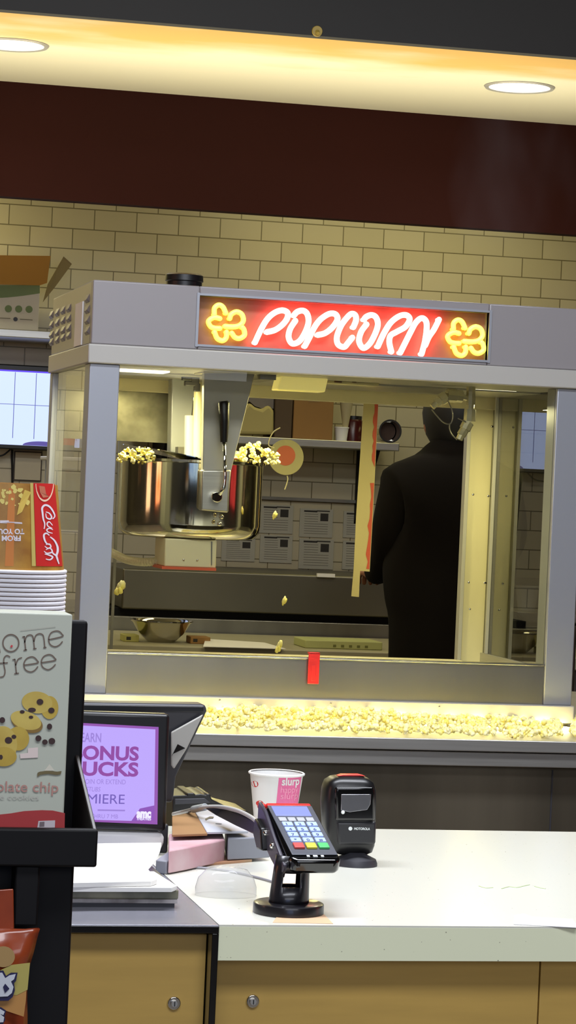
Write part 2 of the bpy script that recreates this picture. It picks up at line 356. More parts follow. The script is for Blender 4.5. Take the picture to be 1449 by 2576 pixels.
def neon(name, pts, f, r, m, sp):
    b = MB(); q = smoothpath([f(p) for p in pts], 7); b.tube(q, r, 12)
    for e in (q[0], q[-1]):
        b.ball(e, r, 2); b.tube([e, e+Vector((0, SB-YN, 0))], r*.7, 8)
    return b.build(name, m, sign, smooth=True, **({} if not sp else {'label': sp}))
RT = 7.6/6500*5.8
neon('neon_letter', [(577, 540), (640, 405), (700, 310), (770, 252), (840, 232), (890, 255), (885, 310), (840, 370), (770, 420), (692, 440)], zA, RT, NR, 'white-hot red neon letter P, first of the word')
neon('neon_letter', [(965, 332), (915, 410), (900, 490), (935, 550), (1000, 530), (1055, 450), (1090, 350), (1080, 270), (1040, 235), (985, 245), (950, 280)], zA, RT, NR, 'white-hot red neon letter O, first of two')
neon('neon_letter', [(1055, 575), (1100, 490), (1150, 390), (1210, 315), (1290, 265), (1350, 270), (1368, 320), (1320, 395), (1250, 450), (1180, 468)], zA, RT, NR, 'white-hot red neon letter P, second of two')
neon('neon_letter', [(110, 355), (135, 290), (128, 240), (88, 228), (35, 280), (-12, 350), (-48, 450), (-36, 520), (20, 545), (60, 505), (100, 455)], zB, RT, NR, 'white-hot red neon letter C')
neon('neon_letter', [(237, 328), (185, 400), (165, 490), (205, 555), (265, 515), (318, 420), (345, 330), (328, 262), (285, 238), (235, 255), (212, 282)], zB, RT, NR, 'white-hot red neon letter O, second of two')
neon('neon_letter', [(345, 540), (400, 420), (470, 310), (555, 247), (620, 240), (650, 280), (610, 350), (525, 400), (468, 435), (455, 500), (475, 590)], zB, RT, NR, 'white-hot red neon letter R')
neon('neon_letter', [(560, 600), (610, 500), (660, 400), (710, 310), (765, 268), (808, 300), (812, 380), (800, 470), (790, 520), (765, 612)], zB, RT, NR, 'white-hot red neon letter N')
neon('neon_letter', [(800, 530), (835, 450), (885, 375), (932, 282)], zB, RT*.98, NR, 'slanting last stroke of the neon letter N')
FL = [[(187, 270), (190, 210), (230, 180), (270, 200), (297, 258)], [(240, 310), (185, 300), (132, 335), (150, 385), (190, 402), (240, 405)],
      [(190, 440), (215, 500), (265, 522), (300, 495), (305, 440)], [(355, 450), (385, 490), (430, 500), (475, 470), (472, 420), (455, 395)],
      [(335, 310), (350, 270), (400, 245), (450, 270), (465, 330), (430, 375), (370, 390), (290, 385)]]
for off in ((0, 0), (603*3.813-5, 37.5*3.813)):
    for s in FL: neon('neon_popcorn_outline', [(p[0]+off[0], p[1]+off[1]) for p in s], zA, RT*.86, NY, None)
# kettle --------------------------------------------------------------
kc = P(482, 1160, 6.15); kr = 186/6500*6.15*1.0; kz1 = P(482, 1160, 6.15).z; kz0 = P(482, 1353, 6.15).z; KX = kc.x
h = kz1-kz0
kettle = MB().lathe((KX, 6.15, kz0), [(0, 0), (kr*.80, 0), (kr*.9, .004), (kr*.965, .016), (kr*.985, .035), (kr*.985, h-.006), (kr*1.015, h-.004), (kr*1.02, h+.002), (kr*.985, h+.002), (kr*.965, h-.004), (kr*.965, .04), (kr*.8, .012), (0, .012)], 96).build('kettle', mat('polished_kettle_steel', (222, 216, 196), .09, 1), mach, smooth='auto')
ld = [P(340, 1125, 6.2), P(440, 1146, 6.2), P(500, 1150, 6.3), P(400, 1138, 6.3)]
for sg in (-1, 1):
    b = MB(); n = 24; L = []
    for i in range(n+1):
        a = math.pi/2+sg*math.pi*i/n if sg > 0 else math.pi/2-math.pi*i/n
        L.append((KX+kr*.95*math.cos(a), 6.15+kr*.95*math.sin(a), kz1+.004+(.028*abs(math.cos(a)) if sg > 0 else .004)))
    b.prism(L, (0, 0, .002)); b.build('kettle_lid', STEELM, kettle)
# hanging grey arm in front of kettle with lever
Ya = 6.15-kr-.045
def PP(pts, Y): return [P(x, y, Y) for x, y in pts]
MB().prism(PP([(514, 915), (647, 915), (578, 1200), (572, 1215), (510, 1210)], Ya), (0, .028, 0)).build('kettle_arm', ALUW, mach, bevel=.002)
MB().prism(PP([(508, 1182), (582, 1182), (577, 1240), (575, 1290), (505, 1284)], Ya-.006), (0, .036, 0)).build('arm_bracket', STEEL, mach, bevel=.004)
MB().prism(PP([(512, 925), (645, 925), (628, 935), (625, 938), (512, 938)], Ya-.02), (0, .12, 0)).build('arm_mount', CREAM, mach, bevel=.001)
lev = MB().tube(PP([(563, 1100), (566, 1200), (563, 1225), (551, 1245)], Ya-.03), [.0042, .0042, .0046, .005], 14).build('lever_rod', CHROME, mach, smooth=True)
MB().tube(PP([(562, 1009), (562.5, 1014), (564, 1060), (563, 1108), (563, 1112)], Ya-.03), [.010, .0135, .0118, .0088, .0082], 24).build('lever_grip', BLACK, lev, smooth='auto')
c = P(546, 1250, Ya-.03); MB().tube([c, c+Vector((0, .03, 0))], .013, 24).build('pivot_bolt', STEELM, lev, bevel=.002)
bt = MB()
for px, py in ((557, 1300), (540, 1262), (570, 1268), (552, 1318)): bt.ball(P(px, py, Ya+.03), .006, 2)
bt.build('bracket_nuts', STEELM, mach, smooth=True)
# rear hanging post, cylinders, motor clutter
MB().prism(PP([(433, 918), (502, 918), (500, 1148), (428, 1146)], 6.36), (0, .05, 0)).build('rear_hanger', ALU, mach, bevel=.003)
MB().tube([P(478, 1045, 6.25), P(477, 1150, 6.25)], .013, 24).build('gas_spring_cylinder', ALUW, mach, bevel=.001)
MB().tube([P(499, 985, 6.24), P(496, 1150, 6.24)], .011, 24).build('gas_spring_cylinder', CREAM, mach, bevel=.001)
MB().tube([P(488, 1000, 6.25), P(484, 1050, 6.25)], .003, 10).build('thin_rod', STEELM, mach)
b = MB()
for px, py, w, hh in ((470, 945, .012, .012), (490, 955, .010, .016), (478, 965, .014, .006), (495, 975, .007, .010), (462, 932, .018, .008)):
    q = P(px, py, 6.2); b.box(q.x-w, q.x+w, q.y-.01, q.y+.01, q.z-hh, q.z+hh)
b.build('motor_coupling', DARKG, mach, bevel=.002)
MB().box(P(448, 1130, 6.3).x, P(463, 1130, 6.3).x, 6.3, 6.34, P(448, 1146, 6.3).z, P(448, 1124, 6.3).z).build('bracket_clip', STEELD, mach)
# heater box and conduit beneath
q0 = P(413, 1425, 6.0); q1 = P(546, 1357, 6.0)
hb = MB().box(q0.x, q1.x, 6.0, 6.14, q0.z, kz0).build('heater_box', CREAM, mach, bevel=.003)
MB().box(q0.x-.006, q1.x, 5.995, 6.14, q0.z-.006, q0.z+.0005).build('red_gasket', mat('red_silicone', (190, 84, 50), .5), hb)
MB().prism(PP([(531, 1362), (534, 1362), (533, 1422), (531, 1422)], 5.999), (0, -.002, 0)).build('box_seam', STEELD, hb)
b = MB()
for px, py in ((462, 1408), (496, 1409)): MB().ball(P(px, py, 6.0), .003, 2).build('box_screw', STEELM, hb, smooth=True)
pts = smoothpath([P(262, 1380, 6.3), P(285, 1392, 6.28), (P(320, 1408, 6.22)), P(360, 1414, 6.15), P(408, 1411, 6.1)], 16)
MB().tube(pts, [.0105 if i % 2 else .0082 for i in range(len(pts))], 14).build('flexible_conduit', CREAM, mach)
# lamps, sockets under the header
for (xa, ya, xb, yb, Y, nm) in ((303, 915, 428, 938, 6.0, 'cabinet_lamp'), (1196, 958, 1300, 988, 6.1, 'cabinet_lamp')):
    a = P(xa, ya, Y); b_ = P(xb, yb, Y)
    MB().box(a.x, b_.x, Y, Y+.09, b_.z, zb+.001).build(nm, LAMPG, mach, bevel=.004)
a = P(700, 950, 5.95); b_ = P(824, 987, 5.95)
MB().prism([(a.x+.006, 5.95, zb), (b_.x, 5.95, zb), (b_.x-.006, 5.95, b_.z), (a.x-.001, 5.95, b_.z)], (0, .07, 0)).build('heat_lamp_cover', mat('amber_lamp_cover', (236, 224, 110), .35, em=(1, .85, .32), es=.35), mach, bevel=.003)
a = P(823, 945, 6.05); b_ = P(954, 972, 6.05)
so = MB().prism([(a.x+.004, 6.05, zb), (b_.x+.001, 6.05, zb), (b_.x-.002, 6.05, b_.z), (a.x-.002, 6.05, b_.z)], (0, .05, 0)).build('socket_plate', CREAM, mach, bevel=.002)
for px in (850, 891, 931):
    q = P(px, 957, 6.05); w = .009 if px != 891 else .005
    MB().box(q.x-w, q.x+w, 6.045, 6.06, q.z-.005, q.z+.006).build('socket', mat('dark_brown_socket', (70, 38, 24), .5), so, bevel=.001)
MB().box(P(650, 950, 5.92).x, P(690, 950, 5.92).x, 5.9, 6.1, zb-.012, zb).build('lamp_mount', STEELD, mach)
# nozzle assembly top right
b = MB(); Yn = 5.98; NS = mat('pale_plated_brass', (226, 220, 186), .22, .75)
def fit(seq, rr):
    for (p, q), r in zip(zip(seq, seq[1:]), rr): b.tube([P(*p, Yn), P(*q, Yn)], [r*1.35, r*1.35], 8)
fit([(1087, 1024), (1097, 1015), (1108, 1007), (1122, 998)], [.006, .0085, .011])
fit([(1124, 994), (1147, 996), (1163, 998), (1180, 1003)], [.0125, .011, .005])
fit([(1185, 972), (1184, 1018), (1183, 1030), (1181, 1060)], [.0085, .007, .011])
fit([(1178, 1062), (1169, 1080), (1160, 1095), (1155, 1106)], [.0105, .0085, .0065])
b.ball(P(1130, 990, Yn), .012, 2).ball(P(1181, 1045, Yn), .0115, 2)
b.tube([P(1183, 935, Yn), P(1184, 985, Yn)], .010, 12)
nz = b.build('spray_nozzle_fittings', NS, mach)
for pts in ([(1086, 1030), (1098, 1045), (1112, 1060), (1124, 1066), (1134, 1065), (1139, 1050), (1136, 1030), (1128, 1010)], [(1132, 1064), (1131, 1078), (1136, 1092), (1150, 1106)], [(1152, 1052), (1160, 1056), (1172, 1062)]):
    MB().tube(smoothpath(PP(pts, Yn-.012), 5), .0015, 8).build('safety_wire', STEELD, nz, smooth=True)
# interior light
area('cabinet_light', (P(365, 930, 6.1).x, 6.1, zb-.03), (0, 0, 0), .12, .08, 6.5, WARM)
area('cabinet_light', (P(1250, 980, 6.15).x, 6.15, zb-.04), (0, 0, 0), .12, .08, 3.4, WARM)
area('cabinet_light', (P(762, 987, 6.0).x, 5.99, zb-.05), (0, 0, 0), .1, .06, 4.5, YEL)
area('warmer_light', ((X0+X1)/2, YM-.03, zr2-.004), (math.radians(-12), 0, 0), 1.15, .03, 16, YEL)
# side items on the machine: red clip hanging on the sill
rc = T('red_clip', (P(787, 1650, YM).x, YM, zs), 'red plastic clip hooked over the front sill of the popcorn machine', 'clip')
MB().box(P(775, 1650, YM).x, P(803, 1650, YM).x, YM-.008, YM-.004, P(787, 1720, YM).z, zs+.012).box(P(775, 1650, YM).x, P(803, 1650, YM).x, YM-.008, YM+.008, zs+.009, zs+.013).build('clip_body', REDP, rc, bevel=.001)
MB().box(P(783, 1660, YM).x, P(793, 1660, YM).x, YM-.0095, YM-.008, P(787, 1712, YM).z, P(787, 1672, YM).z).build('clip_rib', REDP, rc, bevel=.0005)
# cream strip with torn red edge hanging in the rear opening
Ys = YK+.03
st = T('hanging_paper_strip', (P(925, 1200, Ys).x, Ys, P(925, 1200, Ys).z), 'long cream paper strip with a ragged red edge hanging behind the glass', 'paper strip')
MB().prism(PP([(917, 985), (953, 987), (944, 1180), (938, 1300), (930, 1438), (906, 1436), (903, 1502), (884, 1500), (890, 1430), (896, 1300), (906, 1150)], Ys), (0, .002, 0)).build('strip', mat('cream_paper', (168, 156, 112), .7), st)
b = MB(); random.seed(3); pts = []
for i in range(15):
    y = 990+i*12; x = 945-(y-985)*.055; pts.append((x+random.uniform(-3, 2), y))
b.prism(PP([(953-(y-985)*.055, y) for y in (987, 1175)][::1]+pts[::-1], Ys-.001), (0, .0005, 0))
pts = []
for i in range(13):
    y = 1215+i*18; pts.append((934-(y-1215)*.055+random.uniform(-4, 3), y))
b.prism(PP([(941-(y-1215)*.055, y) for y in (1215, 1432)]+pts[::-1], Ys-.001), (0, .0005, 0))
b.build('red_edge', mat('faded_red_print', (170, 70, 48), .7), st)
# round sign hanging behind kettle (plain stand-in print)
Yd = YK+.02
c = P(720, 1150, Yd); r = 46/6500*Yd
ds = T('round_sticker', (c.x, Yd, c.z), 'round cream disc with a plain red blotch hanging by a string beside the kettle', 'round sign')
MB().tube([c, c+Vector((0, .003, 0))], r, 48).build('disc', mat('cream_card', (160, 154, 116), .6), ds)
MB().tube([P(718, 1146, Yd)+Vector((0, -.0015, 0)), P(718, 1146, Yd)+Vector((0, -.0003, 0))], r*.56, 40).build('red_print', mat('faded_red_ink', (176, 88, 62), .6), ds)
MB().tube(smoothpath(PP([(705, 1076), (690, 1085), (680, 1100), (676, 1120), (690, 1126)], Yd), 5), .0016, 8).tube(smoothpath(PP([(722, 1197), (724, 1205), (721, 1218), (716, 1232)], Yd), 5), .0014, 8).build('string', CREAM, ds)
# ================================================================== STEEL POPCORN COUNTER
ZT = .962; YT = 5.43
XA, XB = P(120, 1860, YT).x, 4.2
sc_ = T('warming_counter', ((XA+XB)/2, YT+.5, 0), 'long stainless steel counter under the popcorn machine, strewn with popcorn', 'steel counter')
MB().box(XA, XB, YT, YK+.35, ZT-.026, ZT).build('worktop', STEEL, sc_, bevel=.002)
MB().box(XA, XB, YT+.012, YT+.05, ZT-.060, ZT-.029).build('lower_rail', STEEL, sc_, bevel=.002)
MB().box(XA+.01, XB-.01, YT+.06, YK+.3, .1, ZT-.026).build('body', mat('brushed_dark_steel', (168, 158, 138), .34, .9, var=.5, scale=1.4, stretch=(2.5, 1, .2)), sc_, bevel=.003)
for i in range(1):
    x = P(1385, 2000, YT+.06).x
    MB().box(x, x+.003, YT+.057, YT+.061, .12, ZT-.07).build('panel_seam', DARKG, sc_)
MB().box(XA+.03, XB-.03, YT+.1, YK+.25, 0, .1).build('plinth', BLACKM, sc_)
MB().box(X0, X0+.05, YM+.02, YM+.07, ZT, zr2).box(X1-.05, X1, YM+.02, YM+.07, ZT, zr2).box(X0, X0+.05, YK-.07, YK-.02, ZT, zr).box(X1-.05, X1, YK-.07, YK-.02, ZT, zr).build('machine_foot', STEEL, mach)
MB().box(X0+.05, X1-.02, YM+.09, YM+.10, ZT, zr).build('tray_back_guard', STEEL, mach, bevel=.001)
# ---------- popcorn
def popmesh(seed, size=.0085, sub=2):
    rnd = random.Random(seed); b = bmesh.new()
    for k in range(rnd.randint(4, 6)):
        d = Vector((rnd.uniform(-1, 1), rnd.uniform(-1, 1), rnd.uniform(-1, 1))).normalized()*size*rnd.uniform(.35, .8) if k else Vector()
        r = size*rnd.uniform(.45, .72)
        bmesh.ops.create_icosphere(b, subdivisions=sub, radius=r, matrix=Matrix.Translation(d) @ Euler([rnd.uniform(0, 6) for _ in '123']).to_matrix().to_4x4() @ Matrix.Diagonal((1, rnd.uniform(.7, 1), rnd.uniform(.6, 1), 1)))
    for v in b.verts:
        v.co += noise.noise_vector(v.co*260+Vector((seed, 0, 0)))*size*.22
    me = bpy.data.meshes.new('popcorn'); b.to_mesh(me); b.free(); me.materials.append(CORN)
    for p in me.polygons: p.use_smooth = True
    return me
PM = [popmesh(i) for i in range(8)]
def heap(name, n, f, group, label, cat, bulk=0, bulklabel=None, parent=None, seed=1):
    rnd = random.Random(seed)
    for i in range(n):
        p, s = f(rnd, True)
        o = bpy.data.objects.new('popcorn_piece', PM[rnd.randrange(8)]); COL.objects.link(o); o.location = p
        o.rotation_euler = [rnd.uniform(0, 6.28) for _ in '123']; o.scale = (s,)*3
        if parent: o.parent = parent; o.matrix_parent_inverse = world(parent).inverted()
        else: o['label'] = label; o['category'] = cat; o['group'] = group
    if bulk:
        b = bmesh.new()
        for i in range(bulk):
            p, s = f(rnd, False); me = PM1[rnd.randrange(4)]
            k = len(b.verts); b.from_mesh(me); b.verts.ensure_lookup_table()
            m = Matrix.Translation(p) @ Euler([rnd.uniform(0, 6.28) for _ in '123']).to_matrix().to_4x4() @ Matrix.Diagonal((s, s, s, 1))
            for v in b.verts[k:]: v.co = m @ v.co
        me = bpy.data.meshes.new(name); b.to_mesh(me); b.free(); me.materials.append(CORN)
        for p in me.polygons: p.use_smooth = True
        o = bpy.data.objects.new(name, me); COL.objects.link(o); o['kind'] = 'stuff'
        if parent: o.parent = parent; o.matrix_parent_inverse = world(parent).inverted()
        else: o['label'] = bulklabel; o['category'] = cat
PM1 = [popmesh(20+i, sub=1) for i in range(4)]
def height(px):   # pile height above the tray (metres) along the photo's x
    T_ = [(300, .040), (480, .046), (600, .050), (700, .056), (900, .054), (940, .060), (1050, .044), (1150, .040), (1250, .038), (1330, .028), (1390, .012), (1415, .0), (1436, .0), (1446, .03), (1600, .05)]
    for (a, h1), (b, h2) in zip(T_, T_[1:]):
        if a <= px <= b: return h1+(h2-h1)*(px-a)/(b-a)
    return .04
def xof(px, Y): return P(px, 1850, Y).x
def pile(rnd, front):
    while True:
        px = rnd.uniform(330, 1520); h = height(px)
        if h < .004: continue
        if px > 1300 and px < 1400 and rnd.random() < .3: continue
        v = rnd.random(); h = max(.006, h*.56)
        if front:   # outer skin of the heap: front slope and crest
            y = 5.475+v*.22; z = ZT+.011+max(0, h-.008)*min(1, (v*1.5))+rnd.uniform(-.003, .004)
            if v < .12: z = ZT+.011
        else:
            y = 5.50+v*.36; t = min(1, v*2.2); z = ZT+.012+rnd.random()*max(0, (h-.014))*t
        return Vector((xof(px, y), y, z)), rnd.uniform(.85, 1.25)
heap('popcorn_heap', 180, pile, 'loose popcorn pieces on the front of the heap', 'buttery white popcorn piece on the surface of the heap in front of the machine', 'popcorn', 1700, 'deep heap of buttery yellow popcorn spilling from under the machine onto the steel counter', seed=5)
def corn(px, py, Y, lab, s=1, grp=None, sc=None):
    o = bpy.data.objects.new('popcorn_piece', PM[int(px) % 8]); COL.objects.link(o); o.location = P(px, py, Y); o.scale = sc or (s, s, s)
    o.rotation_euler = (.3, 0, .2); o['label'] = lab; o['category'] = 'popcorn'
    return o
corn(1407, 1868, 5.6, 'single popcorn piece lying apart right of the heap by the machine foot', 1.1)
corn(716, 1507, 6.0, 'popcorn piece falling in mid air below and right of the heater box', 1, sc=(.9, .9, 2.0))
corn(302, 1476, 6.0, 'large popcorn clump falling in mid air beside the left post', 1, sc=(1.6, 1.4, 2.2))
corn(692, 1292, 6.0, 'popcorn piece falling in mid air just right of the kettle wall', 1, sc=(.9, .9, 1.8))
corn(702, 1624, 6.05, 'popcorn piece falling in mid air low above the front sill', 1, sc=(1, 1, 2))
def kpile(cx, cy, w, hh):
    def f(rnd, front):
        u = rnd.uniform(-1, 1); v = rnd.random()
        p = P(cx+u*w, cy-v*hh*(1-u*u*.6), 6.15-kr*rnd.uniform(.45, .85)); return p, rnd.uniform(.6, .95)
    return f
heap('popcorn_on_kettle', 46, kpile(343, 1160, 46, 34), 'popcorn on the left of the kettle rim', 'small popcorn piece heaped on the left side of the kettle rim', 'popcorn', seed=8)
heap('popcorn_on_kettle', 64, kpile(645, 1164, 54, 50), 'popcorn on the right of the kettle rim', 'small popcorn piece heaped on the right side of the kettle rim', 'popcorn', seed=9)
# ================================================================== BACK OF THE KITCHEN
Yp = 8.45
# steel prep bench against the back wall
zwt = P(600, 1618, 8.1).z
pb = T('prep_bench', (1.6, 8.4, 0), 'long stainless steel prep bench along the tiled back wall', 'bench')
bx0, bx1 = P(200, 1600, 8).x, 3.9
MB().box(bx0, bx1, 7.86, 8.598, zwt-.04, zwt).build('bench_top', mat('worn_pale_worktop', (160, 154, 128), .5), pb, bevel=.004)
MB().box(bx0+.02, bx1-.02, 7.95, 8.59, .12, zwt-.04).build('bench_body', STEELD, pb)
MB().box(bx0+.05, bx1-.05, 8.0, 8.55, 0, .12).build('bench_plinth', BLACKM, pb)
zl = P(600, 1545, 8.6).z; zl2 = P(600, 1440, 8.6).z
eq = T('steel_splash_unit', (1.6, 8.8, zwt), 'dark stainless steel splash unit with a black slot behind the prep bench', 'steel unit')
MB().box(bx0, bx1, 8.62, YW-.05, 0, zl-.02).build('lower_panel', STEELD, eq, bevel=.003)
MB().box(bx0+.03, bx1, 8.66, YW-.05, zl-.02, zl+.005).build('slot', BLACKM, eq)
MB().box(P(305, 1540, 8.6).x, bx1, 8.60, YW-.05, zl+.005, zl2).build('upper_panel', mat('dark_panel_steel', (120, 116, 104), .42, .9, var=.2, scale=2), eq, bevel=.006)  # upper panel in a darker steel tone than the lower one
# low shelf seen through the machine
def shelf(x0p, x1p, yp, d, lab, brk):
    z = P((x0p+x1p)/2, yp, YW-d).z; a = P(x0p, yp, YW-d).x; b = P(x1p, yp, YW-d).x
    t = T('wall_shelf', ((a+b)/2, YW, z), lab, 'shelf')
    MB().box(a, b, YW-d, YW-.002, z-.028, z).build('shelf_board', STEEL, t, bevel=.003)
    for x in brk:
        xx = P(x, yp, YW-d).x
        MB().prism([(xx, YW-.003, z-.028), (xx, YW-d+.03, z-.028), (xx, YW-.003, z-.30)], (.02, 0, 0)).build('shelf_bracket', BLACKM, t, bevel=.001)
    return z
zsl = shelf(362, 1006, 1100, .30, 'steel wall shelf holding cartons seen through the machine glass', (420, 950))
zs2 = shelf(-260, 330, 828, .35, 'steel wall shelf high on the left above the menu screen', (-150, 260))
YSf = YW-.27
def shx(px): return P(px, 1090, YSf).x
# cartons
def carton(name, xa, xb, yt, Y, z0, d, m, lab, cat='box', grp=None, tape=True):
    a = P(xa, yt, Y).x; b = P(xb, yt, Y).x; z1 = P((xa+xb)/2, yt, Y).z
    t = T(name, ((a+b)/2, Y+d/2, z0), lab, cat, grp)
    MB().box(a, b, Y, Y+d, z0, z1).build('carton_body', m, t, bevel=.003)
    if tape: MB().box((a+b)/2-.02, (a+b)/2+.02, Y-.0008, Y+.02, z1-.06, z1+.0008).build('packing_tape', mat('tape', (150, 126, 84), .3), t)
    return t, a, b, z1
carton('cardboard_box', 742, 842, 968, YSf, zsl, .2, CARD, 'brown cardboard carton standing on the shelf above the papers')
carton('cardboard_box', 695, 738, 985, YSf, zsl, .2, mat('dark_cardboard', (84, 68, 50), .8), 'dark narrow carton left of the brown cardboard carton', tape=False)
# paper sack with scalloped top
b = MB(); b.prism(PP([(588, 1092), (588, 1028), (600, 1020), (612, 1030), (628, 1012), (642, 1024), (660, 1030), (676, 1018), (690, 1032), (690, 1093)], YSf), (0, .14, 0))
t = T('paper_sack', (shx(640), YSf, zsl), 'pale yellow sack with a torn wavy top on the shelf beside the grey arm', 'sack'); b.build('sack', mat('pale_yellow_sack', (178, 166, 108), .8), t, bevel=.01)
b = MB().prism(PP([(604, 1020), (606, 975), (690, 975), (688, 1028), (660, 1028), (642, 1022), (628, 1010)], YSf+.02), (0, .08, 0)); b.build('sack_contents', mat('grey_film', (120, 112, 104), .5), t)
c = P(866, 1080, YSf)
t = T('plastic_tub', (c.x, YSf+.04, zsl), 'small white tub on the shelf right of the cardboard carton', 'tub')
MB().lathe((c.x, YSf+.04, zsl), [(0, 0), (.020, 0), (.025, .045), (.027, .046), (.027, .05), (0, .05)], 28).build('tub_body', WHITE, t, smooth='auto')
t = T('paper_cone', (P(878, 1020, YSf).x, YSf+.04, zsl+.05), 'pale funnel shaped cone standing on the white tub', 'cone')
c = P(878, 1020, YSf); MB().lathe((c.x, YSf+.04, zsl+.05), [(0, 0), (.010, 0), (.030, .13), (.034, .16), (.03, .16), (0, .12)], 28).build('cone_body', mat('cream_card_cone', (176, 166, 130), .7), t, smooth='auto')
t = T('dark_jar', (P(895, 1075, YSf).x, YSf+.06, zsl), 'dark red lidded jar on the shelf left of the hanging strip', 'jar')
MB().lathe((P(900, 1075, YSf).x, YSf+.07, zsl), [(0, 0), (.035, 0), (.036, .07), (.03, .08), (0, .08)], 28).build('jar_body', mat('dark_red_glass', (60, 14, 14), .25), t, smooth='auto')
MB().lathe((P(900, 1075, YSf).x, YSf+.07, zsl+.08), [(0, 0), (.031, 0), (.031, .012), (0, .012)], 28).build('lid', BLACK, t, smooth='auto')
# round pot on its side
c = P(982, 1075, YSf-.02)
t = T('steel_pot', (c.x, YSf, zsl), 'round dark pot lying on its side at the right end of the lower shelf', 'pot')
m4 = Matrix.Translation((c.x, YSf-.02, zsl+.042)) @ Matrix.Rotation(math.radians(-90), 4, 'X') @ Matrix.Scale(-1, 4, (0, 0, 1))
MB().lathe((0, 0, 0), [(0, -.12), (.036, -.12), (.040, 0), (.042, .002), (.036, .002), (.033, -.11), (0, -.11)], 36).xf(m4).build('pot_body', STEELM, t, smooth='auto')
MB().lathe((0, 0, 0), [(0, -.05), (.0325, -.05), (.0325, -.052), (0, -.052)], 36).xf(m4).build('pot_inside', mat('dark_brown_inside', (58, 34, 20), .6), t)
# upper left shelf: supply box with flaps
zz = zs2
b0 = P(-140, 760, YW-.32); b1 = P(100, 740, YW-.32)
sb = T('supply_box', ((b0.x+b1.x)/2, YW-.2, zz), 'white and green supply box with open brown flaps on the high left shelf', 'box')
zbx = P(50, 715, YW-.32).z
MB().box(b0.x, b1.x, YW-.32, YW-.05, zz, zbx).build('box_body', mat('off_white_card', (214, 210, 196), .7), sb, bevel=.002)
BR = mat('brown_kraft_card', (176, 128, 52), .75, var=.08, scale=5)
fl = PP([(-160, 640), (127, 644), (118, 712), (100, 718), (-150, 712)], YW-.33); fl2 = [Vector((v.x, v.y-.02*(1 if i > 1 else 0), v.z)) for i, v in enumerate(fl)]
MB().prism(fl, (0, -.004, 0)).build('front_flap', BR, sb)
MB().prism([P(108, 760, YW-.32), P(120, 715, YW-.32), P(160, 645, YW-.15), P(181, 664, YW-.15), P(140, 720, YW-.15)], (0, .004, 0)).build('side_flap', mat('grey_brown_card', (140, 124, 92), .75), sb)
GR = mat('muted_green_print', (120, 140, 96), .7); yq = YW-.3205
b = MB(); n = 16; top = [(-150, 717), (100, 717)]; low = [(100-i*250/n, 738+12*math.sin(math.pi*i/n)) for i in range(n+1)]
b.prism(PP(top+low, yq), (0, -.0005, 0)).build('green_band', GR, sb)
for px in (21, 47, 73):
    c = P(px, 776+px*.03, yq); MB().tube([c, c+Vector((0, -.0006, 0))], 9/6500*yq, 24).build('green_dot', GR, sb)
c = P(39, 803, yq); MB().tube([c, c+Vector((0, -.0006, 0))], 5.5/6500*yq, 24).build('small_emblem', DARKG, sb)
MB().prism(PP([(0, 799), (26, 800), (26, 802), (0, 801)], yq), (0, -.0005, 0)).prism(PP([(50, 802), (82, 804), (82, 806), (50, 804)], yq), (0, -.0005, 0)).build('small_print', mat('grey_print', (130, 124, 104), .7), sb)
# menu screen on the wall (its right half hides behind the machine, and mirrors in the right glass)
Yt = YW-.10
TW = mat('screen_pale_blue', (20, 20, 30), .3, em=(.50, .60, 1.0), es=1.2); TP = mat('screen_violet', (20, 20, 30), .3, em=(.10, .045, .80), es=1.0); TD = mat('screen_line', (20, 20, 30), .3, em=(.10, .11, .35), es=1.0)
def tvp(px, py): return P(px, py, Yt)
tv = T('menu_screen', (tvp(0, 1120).x, Yt, tvp(0, 1120).z), 'wall mounted menu screen glowing pale blue with a violet bar, left of the machine', 'screen')
tx0, tx1 = tvp(-330, 1000).x, tvp(205, 1000).x; tz0, tz1 = tvp(55, 1131).z, tvp(55, 918).z
MB().box(tx0-.012, tx1+.012, Yt+.002, Yt+.06, tz0, tz1).build('screen_body', BLACK, tv, bevel=.004)
a0, a1 = tvp(55, 1120).z, tvp(55, 932).z
MB().box(tx0, tx1, Yt, Yt+.002, a0, a1).build('lit_panel', TW, tv)
MB().box(tx0, tx1, Yt-.0008, Yt, tvp(55, 936).z, a1).build('violet_bar', TP, tv)
b = MB()
for i in range(-6, 5):
    x = tvp(35+i*53.5, 1020).x
    b.box(x-.0012, x+.0012, Yt-.0012, Yt, tvp(55, 1103).z, tvp(55, 937).z)
z = tvp(55, 1018).z; b.box(tx0, tx1, Yt-.0012, Yt, z-.0012, z+.0008)
b.build('menu_lines', TD, tv)
n = 18; ac = tvp(105, 1121); MB().prism([(ac.x-.068*math.cos(math.pi*i/n)*1.0, Yt-.001, a0+.0006+.016*math.sin(math.pi*i/n)) for i in range(n+1)], (0, -.0004, 0)).build('dark_arc', mat('screen_dark_arc', (20, 20, 30), .3, em=(.09, .07, .30), es=1), tv)
MB().box((tx0+tx1)/2-.1, (tx0+tx1)/2+.1, Yt+.06, YW, tz0+.05, tz1-.05).build('wall_mount', BLACKM, tv)
cb = T('wall_cable', (tvp(30, 1170).x, YW-.01, tvp(30, 1170).z), 'black cable hanging down the tiles below the menu screen', 'cable')
MB().tube(smoothpath(PP([(31, 1128), (30, 1150), (31, 1180), (32, 1300)], YW-.008), 5), .004, 8).tube(smoothpath(PP([(-20, 1148), (5, 1146), (20, 1136), (28, 1128)], YW-.05), 5), .003, 8).build('cable', RUBBER, cb)
ep = T('wall_outlet_box', (tvp(70, 1170).x, YW-.01, tvp(70, 1170).z), 'square tile coloured access cover with a dark edge below the menu screen', 'access cover')
a = P(36, 1206, YW-.012); b_ = P(104, 1140, YW-.012)
